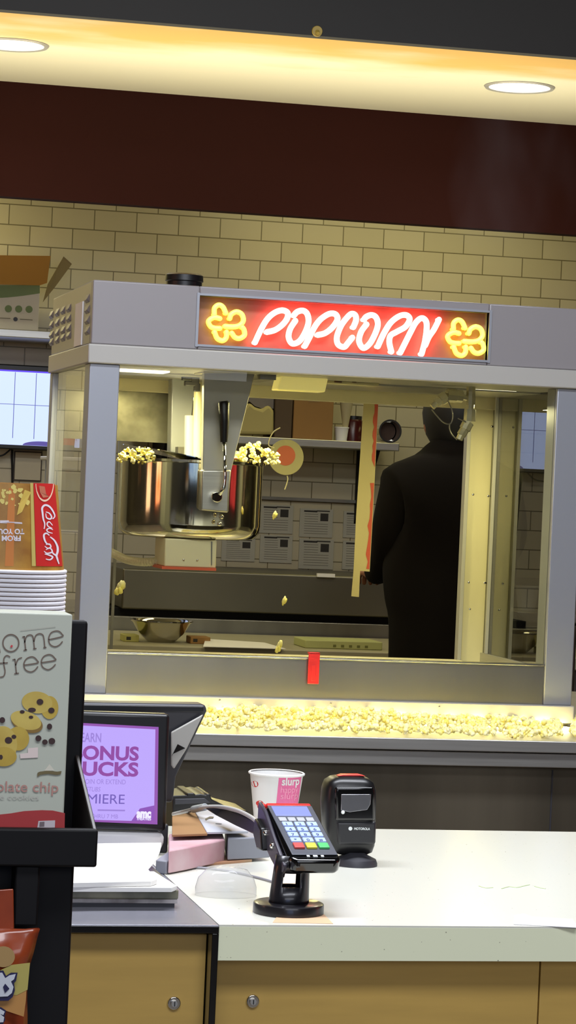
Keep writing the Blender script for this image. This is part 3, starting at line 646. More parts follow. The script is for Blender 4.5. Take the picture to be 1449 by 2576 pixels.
MB().box(a.x-.004, b_.x+.004, YW-.010, YW, a.z-.004, b_.z+.004).build('frame', mat('dark_brown_edge', (52, 40, 28), .6), ep)
MB().box(a.x, b_.x, YW-.014, YW-.009, a.z, b_.z).build('cover', mat('tile_colour_paint', (176, 168, 140), .5), ep, bevel=.001)
# papers taped to the tiles
INK = mat('dark_ink', (44, 40, 34), .7); INKG = mat('grey_ink', (120, 116, 104), .7)
PAP = mat('notice_paper', (172, 170, 156), .7)
k = 0
where = {(0, 1): 'lower row, just right of the kettle', (1, 1): 'lower row, second from the kettle', (1, 0): 'upper row, above the second lower sheet', (2, 0): 'upper row, wide sheet in the middle', (2, 1): 'lower row, wide sheet in the middle', (3, 0): 'upper row, beside the hanging strip', (3, 1): 'lower row, beside the hanging strip'}
for (i, j), (xa, xb, ya, yb) in {(0, 1): (556, 642, 1356, 1410), (1, 1): (652, 736, 1348, 1414), (1, 0): (650, 738, 1272, 1340), (2, 0): (752, 838, 1282, 1350), (2, 1): (750, 840, 1358, 1430), (3, 0): (862, 925, 1288, 1352), (3, 1): (860, 925, 1362, 1432)}.items():
    a = P(xa, yb, YW-.004); b_ = P(xb, ya, YW-.004)
    t = T('notice_sheet', ((a.x+b_.x)/2, YW-.004, (a.z+b_.z)/2), 'printed white notice taped to the tiles, '+where[(i, j)], 'notice', 'notices taped to the back wall')
    MB().box(a.x, b_.x, YW-.006, YW-.001, a.z, b_.z).build('sheet', PAP, t)
    w = b_.x-a.x; hh = b_.z-a.z; yy = YW-.0066; x0 = a.x; z1 = b_.z
    MB().box(x0+w*.12, x0+w*.52, yy, yy+.0005, z1-hh*.12, z1-hh*.06).box(x0+w*.5, x0+w*.9, yy, yy+.0005, z1-hh*.09, z1-hh*.05).build('printed_heading', INK, t)
    MB().box(x0+w*.62, x0+w*.86, yy, yy+.0005, z1-hh*.42, z1-hh*.15).build('printed_picture', INK, t)
    m = MB()
    for q in range(9):
        zz_ = z1-hh*(.18+q*.085); m.box(x0+w*.14, x0+w*(.55 if q < 4 else .86), yy, yy+.0005, zz_-hh*.018, zz_)
    m.build('printed_lines', INKG, t)
rl = T('tile_ledge', (P(800, 1255, YW).x, YW, P(800, 1255, YW).z), 'thin dark rail running along the tiles above the notices', 'rail')
MB().box(P(400, 1245, YW).x, P(925, 1262, YW).x, YW-.02, YW-.001, P(800, 1262, YW).z, P(800, 1254, YW).z).build('rail_bar', STEELD, rl)
lb = T('price_label', (P(820, 1447, 8.59).x, 8.59, P(820, 1447, 8.59).z), 'small white label stuck on top edge of the steel splash unit', 'label')
MB().box(P(798, 1447, 8.59).x, P(842, 1447, 8.59).x, 8.585, 8.60, P(820, 1452, 8.59).z, P(820, 1443, 8.59).z).build('label_plate', PAPER, lb)
# bowl, papers, trays on the bench
c = P(405, 1600, 8.05); zw = zwt
bo = T('steel_bowl', (c.x, 8.05, zw), 'shallow polished steel mixing bowl on the prep bench at left', 'bowl')
br_ = 76/6500*8.05; bh = .066
MB().lathe((c.x, 8.05, zw), [(0, 0), (br_*.45, 0), (br_*.75, bh*.4), (br_*.97, bh*.92), (br_*1.06, bh), (br_*1.06, bh+.003), (br_*.95, bh*.95), (br_*.7, bh*.42), (br_*.4, .006), (0, .006)], 64).build('bowl_wall', STEELM, bo, smooth='auto')
def slab(name, pts, Z, th, m, parent=None, bevel=0, **k):
    q = [PZ(x, y, Z) for x, y in pts]; return MB().prism([(v.x, v.y, Z-th) for v in q], (0, 0, th)).build(name, m, parent, bevel=bevel, **k)
for (xa, xb, lab) in ((312, 350, 'small pale green carton left of the steel bowl'), (480, 530, 'small brown and white packet right of the steel bowl')):
    a = P(xa, 1600, 8.0); b_ = P(xb, 1600, 8.0)
    t = T('small_carton', ((a.x+b_.x)/2, 8.0, zw), lab, 'carton')
    MB().box(a.x, b_.x, 8.0, 8.08, zw, zw+.022).build('carton_body', mat('pale_green_card', (170, 166, 96), .7) if xa < 400 else CARD, t, bevel=.002)
    MB().box(a.x+.008, a.x+.022, 7.9995, 8.0, zw+.006, zw+.016).build('printed_mark', INK, t)
a = P(768, 1630, 7.95); b_ = P(962, 1630, 7.95)
t = T('flat_green_box', ((a.x+b_.x)/2, 8.0, zw), 'flat pale green box with printed marks lying on the prep bench beside the person', 'box')
MB().box(a.x, b_.x, 7.95, 8.12, zw, zw+.026).build('box_body', mat('light_green_card', (176, 180, 120), .7), t, bevel=.003)
for q in range(5):
    xx = a.x+.09+q*.026; MB().box(xx, xx+.010, 7.9494, 7.95, zw+.006, zw+.014).build('printed_mark', mat('olive_ink', (110, 112, 60), .7), t)
t = T('paper_sheet', (P(600, 1625, 7.95).x, 7.95, zw), 'large loose sheet of pale paper on the prep bench edge right of the bowl', 'paper')
a = P(520, 1620, 7.9).x; b_ = P(690, 1620, 7.9).x
MB().prism([(a-.03, 7.80, zw+.004), (a+.03, 8.08, zw+.010), (b_, 8.05, zw+.006), (b_+.02, 7.82, zw+.003)], (0, 0, .002)).build('sheet', PAPER, t)
# ================================================================== PERSON (back view, behind the machine)
YPn = 7.15
pc = P(1128, 1500, YPn).x
CLOTH = mat('black_fabric', (13, 9, 8), .85, spec=.15); CLOTH2 = mat('black_trousers', (14, 12, 12), .85, spec=.15); SKIN = mat('skin', (150, 100, 76), .5); HAIR = mat('black_hair', (12, 10, 9), .6)
def skin(name, nodes, edges, m, parent, sub=2, root=0):
    me = bpy.data.meshes.new(name); me.from_pydata([n[:3] for n in nodes], edges, []); me.materials.append(m)
    o = bpy.data.objects.new(name, me); COL.objects.link(o)
    md = o.modifiers.new('skin', 'SKIN'); md.use_smooth_shade = True
    for i, n in enumerate(nodes):
        sv = me.skin_vertices[0].data[i]; r = n[3]; sv.radius = (r, n[4] if len(n) > 4 else r); sv.use_root = (i == root)
    s = o.modifiers.new('sub', 'SUBSURF'); s.levels = sub; s.render_levels = sub
    dg = bpy.context.evaluated_depsgraph_get(); dg.update()
    m2 = bpy.data.meshes.new_from_object(o.evaluated_get(dg)); bpy.data.objects.remove(o)
    m2.name = name
    for p in m2.polygons: p.use_smooth = True
    if not m2.materials: m2.materials.append(m)
    return link(name, m2, parent)
per = T('person', (pc, YPn, 0), 'person seen from behind in a black jacket and black trousers, working at the prep bench', 'person')
H = 1.84; x = pc; y = YPn
body = [(x, y, .97, .135, .11), (x, y, 1.12, .14, .10), (x, y+.01, 1.32, .155, .105), (x, y+.02, 1.46, .12, .08), (x+.004, y+.03, 1.55, .058, .058), (x+.008, y+.045, 1.61, .056, .058), (x+.012, y+.055, 1.68, .078, .092), (x+.012, y+.05, 1.76, .074, .088),
        (x-.155, y+.01, 1.48, .055), (x-.172, y+.0, 1.40, .046), (x-.172, y+.03, 1.345, .042), (x-.160, y+.16, 1.27, .034), (x-.15, y+.29, 1.245, .024),
        (x+.155, y+.01, 1.48, .055), (x+.172, y+.0, 1.40, .046), (x+.172, y+.03, 1.345, .042), (x+.160, y+.16, 1.27, .034), (x+.15, y+.29, 1.245, .024),
        (x-.09, y, .90, .085, .09), (x-.10, y+.0, .50, .058), (x-.105, y-.02, .10, .038), (x-.11, y+.10, .045, .035),
        (x+.09, y, .90, .085, .09), (x+.10, y+.0, .50, .058), (x+.105, y-.02, .10, .038), (x+.11, y+.10, .045, .035)]
ed = [(0, 1), (1, 2), (2, 3), (3, 4), (4, 5), (5, 6), (6, 7), (3, 8), (8, 9), (9, 10), (10, 11), (11, 12), (3, 13), (13, 14), (14, 15), (15, 16), (16, 17), (0, 18), (18, 19), (19, 20), (20, 21), (0, 22), (22, 23), (23, 24), (24, 25)]
n0 = len(body)
for w, sg in ((12, 1), (17, -1)):      # palms and five fingers on each hand
    wx, wy, wz = body[w][:3]
    body.append((wx+.012*sg, wy+.05, wz, .030, .014)); pi_ = len(body)-1; ed.append((w, pi_))
    for f, (dx, L, r) in enumerate(((-.028, .052, .0085), (-.010, .062, .0088), (.009, .058, .0086), (.027, .046, .0076))):
        a = (wx+.012*sg+dx*sg, wy+.085, wz+.004, r); b_ = (a[0], a[1]+L*.5, wz-.010, r*.95); c_ = (a[0]+.004*sg, a[1]+L*.75, wz-.034, r*.85)
        k = len(body); body += [a, b_, c_]; ed += [(pi_, k), (k, k+1), (k+1, k+2)]
    k = len(body); body += [(wx+.046*sg, wy+.045, wz-.004, .010), (wx+.060*sg, wy+.075, wz-.012, .009)]; ed += [(pi_, k), (k, k+1)]
skin('body', body, ed, SKIN, per)
# clothes: jacket and trousers follow the body
jk = [(x, y, .99, .182, .150), (x, y, 1.16, .205, .155), (x, y+.005, 1.33, .222, .150), (x, y+.015, 1.49, .185, .120), (x+.010, y+.03, 1.60, .110, .092), (x+.014, y+.042, 1.665, .082, .088),
      (x-.150, y+.01, 1.50, .088), (x-.172, y+.0, 1.40, .070), (x-.172, y+.03, 1.345, .058), (x-.160, y+.16, 1.28, .048), (x-.155, y+.25, 1.25, .042),
      (x+.150, y+.01, 1.50, .088), (x+.172, y+.0, 1.40, .070), (x+.172, y+.03, 1.345, .058), (x+.160, y+.16, 1.28, .048), (x+.155, y+.25, 1.25, .042), (x, y, .80, .180, .150)]
skin('jacket', jk, [(0, 1), (1, 2), (2, 3), (3, 4), (4, 5), (3, 6), (6, 7), (7, 8), (8, 9), (9, 10), (3, 11), (11, 12), (12, 13), (13, 14), (14, 15), (0, 16)], CLOTH, per)
tr = [(x, y, .98, .160, .130), (x-.09, y, .86, .118, .120), (x-.10, y, .50, .088), (x-.105, y-.02, .12, .062), (x+.09, y, .86, .118, .120), (x+.10, y, .50, .088), (x+.105, y-.02, .12, .062)]
skin('trousers', tr, [(0, 1), (1, 2), (2, 3), (0, 4), (4, 5), (5, 6)], CLOTH2, per)
for sg in (-1, 1):
    MB().prism([(x+sg*.11-.05, y-.10, 0), (x+sg*.11+.05, y-.10, 0), (x+sg*.11+.055, y+.08, 0), (x+sg*.11+.03, y+.17, 0), (x+sg*.11-.03, y+.17, 0), (x+sg*.11-.055, y+.08, 0)], (0, 0, .085)).build('shoe', BLACK, per, bevel=.02, seg=3)
hp = MB().ball((0, 0, 0), 1, 3)
for v in hp.b.verts:
    if v.co.y > .35 and v.co.z < .35: v.co.y = .35
    if v.co.z < -.9: v.co.z = -.9
hp.xf(Matrix.Translation((x+.012, y+.045, 1.728)) @ Matrix.Diagonal((.097, .112, .124, 1))).build('hair', HAIR, per, smooth=True)
fx = MB().ball((x+.012, y+.160, 1.70), .016, 2, (.8, 1.2, 1.5)); fx.build('nose', SKIN, per, smooth=True)
for sg in (-1, 1):
    MB().ball((x+.012+sg*.084, y+.055, 1.70), .022, 2, (.4, .8, 1.4)).build('ear', SKIN, per, smooth=True)
    MB().ball((x+.012+sg*.030, y+.138, 1.725), .012, 2, (1, .5, .6)).build('eye', WHITE, per, smooth=True)
MB().ball((x+.012, y+.142, 1.652), .022, 2, (1, .4, .25)).build('mouth', mat('lips', (140, 72, 66), .5), per, smooth=True)
# things seen through / beside the right glass
t = T('drinks_station', (P(1345, 1600, 7.6).x, 7.7, 0), 'dim steel and black station standing behind the right glass of the machine', 'station')
a = P(1280, 1660, 7.5).x; b_ = P(1316, 1660, 7.5).x; c_ = P(1450, 1660, 7.5).x
MB().box(a, b_, 7.5, 7.8, 0, P(1300, 1540, 7.5).z).build('black_cabinet', BLACKM, t, bevel=.01)
MB().box(b_, c_, 7.5, 7.8, 0, P(1340, 1570, 7.5).z).build('steel_cabinet', STEELD, t, bevel=.01)
MB().prism(PP([(1298, 1538), (1450, 1545), (1450, 1568), (1322, 1566)], 7.48), (0, .3, 0)).build('drip_lip', STEEL, t, bevel=.004)
c = P(1336, 1545, 7.55)
t = T('paper_cup', (c.x, 7.6, P(1340, 1541, 7.5).z), 'dim white paper cup standing on the steel station behind the right glass', 'cup')
z0 = P(1340, 1541, 7.5).z
MB().lathe((c.x, 7.6, z0), [(0, 0), (.026, 0), (.036, .075), (.038, .076), (.034, .076), (.024, .003), (0, .003)], 32).build('cup_wall', WHITE, t, smooth='auto')
# rack with cups seen through the left glass
ls_z = P(175, 1150, 7.7).z
t = T('cup_rack', (P(170, 1300, 7.7).x, 7.75, 0), 'pale metal two-tier rack seen through the left glass of the machine', 'rack')
a = P(120, 1300, 7.6).x; b_ = P(286, 1300, 7.6).x
for zz in (ls_z, P(175, 1333, 7.7).z): MB().box(a, b_, 7.6, 7.84, zz-.012, zz).build('rack_tier', ALUW, t, bevel=.003)
for px in (136, 274):
    q = P(px, 1300, 7.62).x; MB().box(q-.006, q+.006, 7.612, 7.624, 0, ls_z-.01).build('rack_post', ALU, t); MB().box(q-.006, q+.006, 7.826, 7.838, 0, ls_z-.01).build('rack_post', ALU, t)
ORC = mat('orange_red_cup', (190, 58, 20), .5)
c = P(171, 1145, 7.72)
t = T('cup_stack', (c.x, 7.75, ls_z), 'tall inverted stack of orange red paper cups on the rack behind the left glass', 'cup stack')
MB().lathe((c.x, 7.75, ls_z), [(0, 0), (.022, 0), (.022, .035), (.020, .038)], 28).build('holder', DARKG, t, smooth='auto')
MB().lathe((c.x, 7.75, ls_z), [(.0, .03), (.022, .036), (.032, .165), (.0325, .168), (0, .168)], 28).build('cups', ORC, t, smooth='auto')
MB().lathe((c.x, 7.75, ls_z+.167), [(.034, 0), (.035, .004), (.034, .008), (0, .008)], 28).build('top_rim', CREAM, t, smooth='auto')
z2 = P(175, 1333, 7.7).z
t = T('food_container', (P(172, 1250, 7.75).x, 7.75, z2), 'tall greenish clear canister on the lower tier behind the left glass', 'canister')
MB().lathe((P(180, 1250, 7.75).x, 7.75, z2), [(0, 0), (.034, 0), (.036, .16), (.033, .17), (0, .17)], 32).build('canister_wall', mat('grey_green_plastic', (84, 92, 76), .25), t, smooth='auto')
MB().lathe((P(180, 1250, 7.75).x, 7.75, z2+.17), [(0, 0), (.037, 0), (.037, .012), (0, .014)], 32).build('lid', STEELD, t, smooth='auto')
q = P(307, 1055, 7.6)
t = T('order_ticket', (q.x, 7.6, q.z), 'small orange paper ticket pinned up just right of the left post', 'ticket')
MB().prism(PP([(296, 1028), (320, 1034), (312, 1076), (298, 1078)], 7.6), (0, .002, 0)).build('ticket_sheet', mat('orange_paper', (206, 150, 92), .7), t)
MB().prism(PP([(299, 1029), (319, 1034), (318, 1038), (299, 1033)], 7.599), (0, -.001, 0)).build('ticket_heading', mat('deep_orange', (176, 92, 40), .7), t)
tr_ = T('ticket_rail', (q.x, 7.62, 0), 'thin metal pole holding the orange ticket behind the kettle', 'pole')
MB().box(q.x-.006, q.x+.002, 7.603, 7.611, zs-.3, q.z+.03).build('pole', STEELD, tr_)
MB().box(q.x-.018, q.x+.03, 7.59, 7.63, 0, .01).box(q.x-.006, q.x+.002, 7.603, 7.611, .01, zs-.3).build('pole_foot', STEELD, tr_)
# ================================================================== FRONT COUNTERS
ZC = .92; YC = PZ(1000, 2329, ZC).y; YC2 = PZ(1200, 2089, ZC).y
xj = P(551, 2340, YC).x
wc = T('white_counter', (xj+1.2, YC+.5, 0), 'white speckled solid-surface service counter with a thick pale front edge', 'counter')
ze = P(900, 2417, YC).z
xe = 3.2
def speck():
    m = bpy.data.materials.new('speckled_solid_surface'); m.use_nodes = True; nt = m.node_tree; b = nt.nodes['Principled BSDF']
    tc = nt.nodes.new('ShaderNodeTexCoord'); vo = nt.nodes.new('ShaderNodeTexVoronoi'); cr = nt.nodes.new('ShaderNodeValToRGB'); nz = nt.nodes.new('ShaderNodeTexNoise')
    vo.inputs['Scale'].default_value = 110; nz.inputs['Scale'].default_value = 60
    nt.links.new(tc.outputs['Object'], vo.inputs[0]); nt.links.new(tc.outputs['Object'], nz.inputs['Vector'])
    ad = nt.nodes.new('ShaderNodeMath'); ad.operation = 'MULTIPLY_ADD'; ad.inputs[1].default_value = .45
    nt.links.new(nz.outputs['Fac'], ad.inputs[0]); nt.links.new(vo.outputs['Distance'], ad.inputs[2])
    e = cr.color_ramp.elements; e[0].position = .20; e[0].color = lin((120, 116, 96)); e[1].position = .29; e[1].color = lin((224, 224, 212))
    nt.links.new(ad.outputs[0], cr.inputs[0]); nt.links.new(cr.outputs[0], b.inputs['Base Color']); b.inputs['Roughness'].default_value = .2
    return m
SPK = speck()
MB().box(xj, xe, YC, YC2, ZC-.006, ZC).build('worktop', SPK, wc)
SPK2 = speck(); SPK2.name = 'speckled_edge_warm_light'; SPK2.node_tree.nodes['Color Ramp'].color_ramp.elements[1].color = lin((246, 250, 216))  # yellower copy of the worktop: warm frontal light painted into the edge colour
MB().box(xj, xe, YC-.0005, YC+.04, ze, ZC-.0025).build('front_edge', SPK2, wc)
MB().box(xj+.01, xe, YC2-.03, YC2-.01, 0, ZC-.006).build('back_panel', STEELD, wc)
yd = YC+.045
xs1 = P(1357, 2480, yd).x
def cabinet_door(xa, xb, lx, ly, parent, z1):
    d = MB().box(xa, xb, yd, yd+.02, .12, z1).build('cabinet_door', OAK, parent, bevel=.001)
    if lx:
        c = P(lx, ly, yd)
        MB().tube([c, c-Vector((0, .004, 0))], [.0092, .0085], 32).build('lock_ring', STEELM, d, bevel=.0008)
        MB().tube([c-Vector((0, .003, 0)), c-Vector((0, .0075, 0))], [.0052, .0048], 24).build('lock_barrel', STEEL, d, bevel=.0005)
        MB().box(c.x-.0006, c.x+.0006, c.y-.0078, c.y-.0074, c.z-.003, c.z+.003).build('keyhole', BLACK, d)
cabinet_door(xj+.004, xs1-.001, 635, 2518, wc, ze-.001)
cabinet_door(xs1+.001, xe-.01, None, None, wc, ze-.001)
MB().box(xj+.002, xe, yd+.02, YC2-.03, .1, ze-.002).box(xj+.02, xe, yd+.06, YC2-.06, 0, .1).build('carcass', BLACKM, wc)
# left black topped counter
xl = -.9
zk = P(400, 2346, YC).z
YL2 = 4.5
lc = T('black_edged_counter', (xj-.6, YC+.5, 0), 'counter at left with a glossy dark top, black edge trim and oak door', 'counter')
q = [PZ(550, 2325, ZC), PZ(439, 2224, ZC), PZ(397, 2186, ZC)]
DTOP = mat('dark_reflective_laminate', (150, 150, 160), .22, .35)
MB().box(xl, xj-.001, YC-.004, YL2, zk+.004, ZC).build('worktop', DTOP, lc, bevel=.001)
MB().box(xl, xj-.001, YC-.006, YC+.002, zk, ZC-.0015).box(xj-.010, xj-.001, YC-.006, YC+.06, .10, zk).build('black_edge_trim', BLACKG, lc, bevel=.001)
dx1 = xj-.011
d = MB().box(xl+.3, dx1, yd-.02, yd, .12, zk-.006).build('cabinet_door', OAK, lc, bevel=.001)
c = P(437, 2523, yd-.02)
MB().tube([c, c-Vector((0, .004, 0))], [.0092, .0085], 32).build('lock_ring', STEELM, d, bevel=.0008)
MB().tube([c-Vector((0, .003, 0)), c-Vector((0, .0075, 0))], [.0052, .0048], 24).build('lock_barrel', STEEL, d, bevel=.0005)
MB().box(c.x-.0006, c.x+.0006, c.y-.0078, c.y-.0074, c.z-.003, c.z+.003).build('keyhole', BLACK, d)
MB().box(xl, dx1, yd, YL2-.02, .1, zk).box(xl, dx1, yd+.05, YL2-.05, 0, .1).build('carcass', BLACKM, lc)
# marble slab with papers
MAR = mat('dark_mottled_marble', (88, 88, 72), .3, c2=(140, 136, 112), scale=22); MAR2 = mat('light_mottled_marble', (190, 184, 182), .35, c2=(120, 112, 108), scale=28)
y0 = PZ(330, 2284, ZC).y; xr = PZ(447, 2284, ZC).x
def zat(px, py, Y): return P(px, py, Y).z
z1 = zat(330, 2262, y0); z2 = zat(330, 2238, y0)
ms = T('marble_slab', (xr-.2, y0+.1, ZC), 'thick dark mottled slab with a pale lower layer under the stacked papers', 'slab')
MB().box(xl+.5, xr, y0, y0+.36, z1, z2).build('dark_slab', MAR, ms, bevel=.002)
MB().box(xl+.5, xr-.001, y0+.001, y0+.358, ZC+.006, z1).build('pale_slab', MAR2, ms, bevel=.001)
MB().box(xl+.52, xr-.004, y0+.006, y0+.34, ZC, ZC+.006).build('feet_pad', DARKG, ms)
def sheet(name, pts, Z, th, lab, m=PAPER, cat='paper', **k):
    q = [PZ(x, y, Z) for x, y in pts]; c = sum((Vector((v.x, v.y, 0)) for v in q), Vector())/len(q)
    t = T(name, (c.x, c.y, Z-th), lab, cat)
    MB().prism([(v.x, v.y, Z-th) for v in q], (0, 0, th)).build('sheet', m, t, bevel=k.get('bevel', .0004)); return t
sheet('paper_pad', [(120, 2232), (432, 2233), (445, 2228), (388, 2192), (120, 2188)], z2+.0060, .006, 'thick white paper pad lying on the marble slab, lowest of the sheets')
sheet('paper_stack', [(120, 2222), (380, 2217), (395, 2212), (372, 2186), (330, 2180), (120, 2182)], z2+.0130, .0065, 'white folded paper bundle above the pad under the customer screen')
# curled white sheets (bent)
t = T('curled_paper', (PZ(330, 2180, z2+.02).x, PZ(330, 2180, z2+.02).y, z2+.013), 'curled white receipt sheet rising from the bundle to the base of the customer screen', 'paper')
b = MB(); prev = None
Yc0 = PZ(300, 2195, z2+.013).y
for i in range(9):
    u = i/8; px0 = 250-60*(1-u)-20; yy = Yc0+.02+.16*u
    zz_ = z2+.0135+.010*u**1.6
    L = Vector((P(120, 2150, yy).x, yy, zz_)); Rr = Vector((P(405-46*(1-u)**2, 2150, yy).x, yy, zz_-.006+.012*u))
    Md = (L+Rr)/2+Vector((0, 0, .008*math.sin(u*3)))
    row = [b.b.verts.new(v) for v in (L, Md, Rr)]
    if prev:
        for k in range(2): b.b.faces.new((prev[k], row[k], row[k+1], prev[k+1]))
    prev = row
o = b.build('sheet', PAPER, t, smooth=True); md = o.modifiers.new('solid', 'SOLIDIFY'); md.thickness = .001
# ---------------- customer display + register
Yd1 = 3.93
def D(x, y, dy=0): return P(x, y, Yd1+dy)
reg = T('cash_register', (D(330, 2095).x, Yd1+.15, ZC), 'black point of sale terminal with a lit purple customer screen facing out', 'cash register')
MB().prism([D(150, 1788), D(428, 1797), D(418, 2092), D(150, 2085)], (0, .028, 0)).build('display_housing', BLACK, reg, bevel=.006)
PUR = mat('screen_lilac', (20, 20, 30), .3, em=(.44, .33, .83), es=1.0); PU2 = mat('screen_purple_border', (20, 20, 30), .3, em=(.25, .075, .36), es=1.0)
disp = MB().prism([D(150, 1816, -.0012), D(399, 1829, -.0012), D(396, 2074, -.0012), D(150, 2064, -.0012)], (0, .0014, 0)).build('customer_screen', PU2, reg)
MB().prism([D(150, 1822, -.0016), D(391, 1835, -.0016), D(388, 2030, -.0016), D(385, 2062, -.0016), D(330, 2065, -.0016), D(150, 2060, -.0016)], (0, .0005, 0)).build('lit_panel', PUR, disp)
MB().prism([D(352, 2034, -.0018), D(389, 2026, -.0018), D(388, 2063, -.0018), D(330, 2066, -.0018)], (0, .0003, 0)).build('logo_corner', mat('screen_mauve', (20, 20, 30), .3, em=(.22, .07, .40), es=1), disp)
def dplace(x0, y0, sl=.034, Y=None, dy=-.0024):
    k = Yd1/6500
    def f(u, v):   # u, v in metres -> on the display plane
        p = D(x0, y0, dy); return Vector((p.x+u, Yd1+dy, p.z+v))
    return f
TXD = mat('screen_plum_text', (20, 20, 30), .3, em=(.24, .055, .30), es=1); TXV = mat('screen_violet_text', (20, 20, 30), .3, em=(.14, .09, .40), es=1); TXL = mat('screen_pale_text', (20, 20, 30), .3, em=(.28, .19, .58), es=1); TXW = mat('screen_white_text', (20, 20, 30), .3, em=(.75, .72, .98), es=1)
k1 = Yd1/6500
lettering('EARN', .020, dplace(203, 1866), TXL, disp, width=52*k1, bold=.0003)
lettering('BONUS', .029, dplace(180, 1909), TXD, disp, width=172*k1, bold=.022*.03*1.6)
lettering('BUCKS', .029, dplace(176, 1949), TXD, disp, width=175*k1, bold=.022*.03*1.6)
lettering('WHEN YOU JOIN OR EXTEND', .0105, dplace(133, 1970), TXL, disp, width=186*k1)
lettering('YOUR STUBS', .010, dplace(178, 1990), TXL, disp, width=76*k1, shear=.2)
lettering('PREMIERE', .021, dplace(160, 2020), TXV, disp, width=156*k1)
for (w_, hh, px, py) in ((104, 2.2, 210, 2036),): lettering('THRU 7 MB', .009, dplace(228, 2058), TXL, disp, width=70*k1)
lettering('amc', .018, dplace(343, 2056), TXW, disp, width=38*k1, bold=.0012)
lettering('THEATRES', .0062, dplace(343, 2063), TXW, disp, width=38*k1, bold=.0002)
MB().box(D(245, 2038).x, D(314, 2038).x, Yd1-.0022, Yd1-.0018, D(280, 2040).z, D(280, 2036).z).build('rule_line', TXL, disp)
# the operator monitor behind, seen from its edge and back
def D2(x, y, Y): return P(x, y, Y)
mo = MB(); Ya_, Yb_ = 4.04, 4.20
A = [D2(120, 1766, Ya_), D2(519, 1772, Ya_), D2(521, 1790, Ya_), D2(443, 1955, Ya_+.03), D2(436, 2020, Ya_+.03), D2(120, 2000, Ya_)]
mo.prism(A, (0, .05, 0)).build('operator_monitor', DARKG, reg, bevel=.006)
MB().prism([D2(120, 1772, Ya_-.004), D2(512, 1778, Ya_-.004), D2(512, 1791, Ya_-.004), D2(120, 1786, Ya_-.004)], (0, .004, 0)).build('monitor_edge', BLACK, reg, bevel=.001)
MB().prism([D2(431, 1842, Ya_-.006), D2(512, 1797, Ya_-.006), D2(470, 1884, Ya_-.006), D2(438, 1935, Ya_-.006), D2(431, 1925, Ya_-.006)], (0, .006, 0)).build('silver_side_plate', ALUW, reg, bevel=.002)
MB().prism([D2(432, 1902, Ya_-.007), D2(447, 1872, Ya_-.007), D2(466, 1882, Ya_-.007), D2(436, 1896, Ya_-.007)], (0, .003, 0)).build('side_notch', BLACKG, reg)
# stand
MB().prism([D(185, 2088, .005), D(412, 2094, .005), D(416, 2122, .005), D(392, 2158, .005), D(185, 2154, .005)], (0, .14, 0)).build('printer_base', WHITE, reg, bevel=.008)
zb_ = D(300, 2156, .005).z
MB().box(D(100, 2180).x, D(395, 2180).x, Yd1+.012, Yd1+.16, ZC, zb_+.004).build('stand_foot', WHITE, reg, bevel=.004)
MB().box(D(415, 2100).x-.02, D(432, 2100).x, Yd1+.03, Yd1+.10, ZC, D(415, 2080).z).build('stand_column', DARKG, reg, bevel=.003)
# ---------------- cartons, tray and cables right of the register
def slabT(name, lab, cat, parts):
    q = [PZ(x, y, parts[0][2]) for x, y in parts[0][1]]; c = sum((Vector((v.x, v.y, 0)) for v in q), Vector())/len(q)
    t = T(name, (c.x, c.y, ZC), lab, cat)
    for (nm, pts, Z, th, m, bv) in parts: slab(nm, pts, Z, th, m, t, bv)
    return t
PINK = mat('pinkish_white_card', (206, 180, 184), .6, c2=(196, 150, 158), scale=14); GREYC = mat('pale_grey_card', (140, 142, 152), .55); BRC = mat('tan_card', (150, 112, 72), .7)
cz = ZC+.036
ct = slabT('merchandise_carton', 'low pinkish white carton lying open on the white counter right of the register', 'carton', [
    ('carton_body', [(425, 2098), (470, 2090), (560, 2094), (566, 2112), (470, 2132), (425, 2140)], cz, .034, PINK, .002),
    ('carton_lid', [(433, 2052), (500, 2040), (522, 2096), (433, 2099)], cz+.010, .004, BRC, .001)])
ct = slabT('grey_carton', 'pale grey flat carton with a printed lid beside the pinkish carton', 'carton', [
    ('carton_body', [(574, 2110), (566, 2082), (628, 2084), (682, 2104)], cz+.002, .033, GREYC, .002),
    ('carton_lid', [(490, 2040), (528, 2034), (625, 2090), (520, 2092)], cz+.012, .004, mat('pale_grey_lid', (182, 184, 194), .5), .001)])
q = [PZ(x, y, cz+.0125) for x, y in [(516, 2060), (528, 2054), (538, 2055), (536, 2059), (526, 2059), (518, 2064)]]
MB().prism([(v.x, v.y, cz+.0125) for v in q], (0, 0, .0004)).build('printed_mark', DARKG, ct)
c = PZ(550, 2072, cz+.0125); MB().lathe((c.x, c.y, cz+.0122), [(0, 0), (.005, 0), (.005, .0004), (0, .0004)], 20).build('printed_dot', mat('grey_print_dot', (110, 110, 124), .6), ct)
slabT('small_grey_box', 'small grey box between the register foot and the pinkish carton', 'box', [
    ('box_body', [(392, 2163), (420, 2143), (472, 2139), (468, 2150), (420, 2166)], ZC+.020, .020, GREYC, .002)])
slabT('orange_card', 'flat orange and tan card lying on the white counter under the cartons', 'card', [
    ('card_sheet', [(505, 2158), (630, 2146), (634, 2162), (515, 2172)], ZC+.004, .004, mat('orange_tan_card', (196, 138, 104), .6, c2=(160, 140, 110), scale=12), .0005)])
sheet('tan_card', [(686, 2320), (700, 2300), (812, 2296), (838, 2323)], ZC+.0008, .0008, 'tan and orange card peeking out from under the round terminal base', mat('tan_orange_card', (214, 176, 140), .6), 'card')
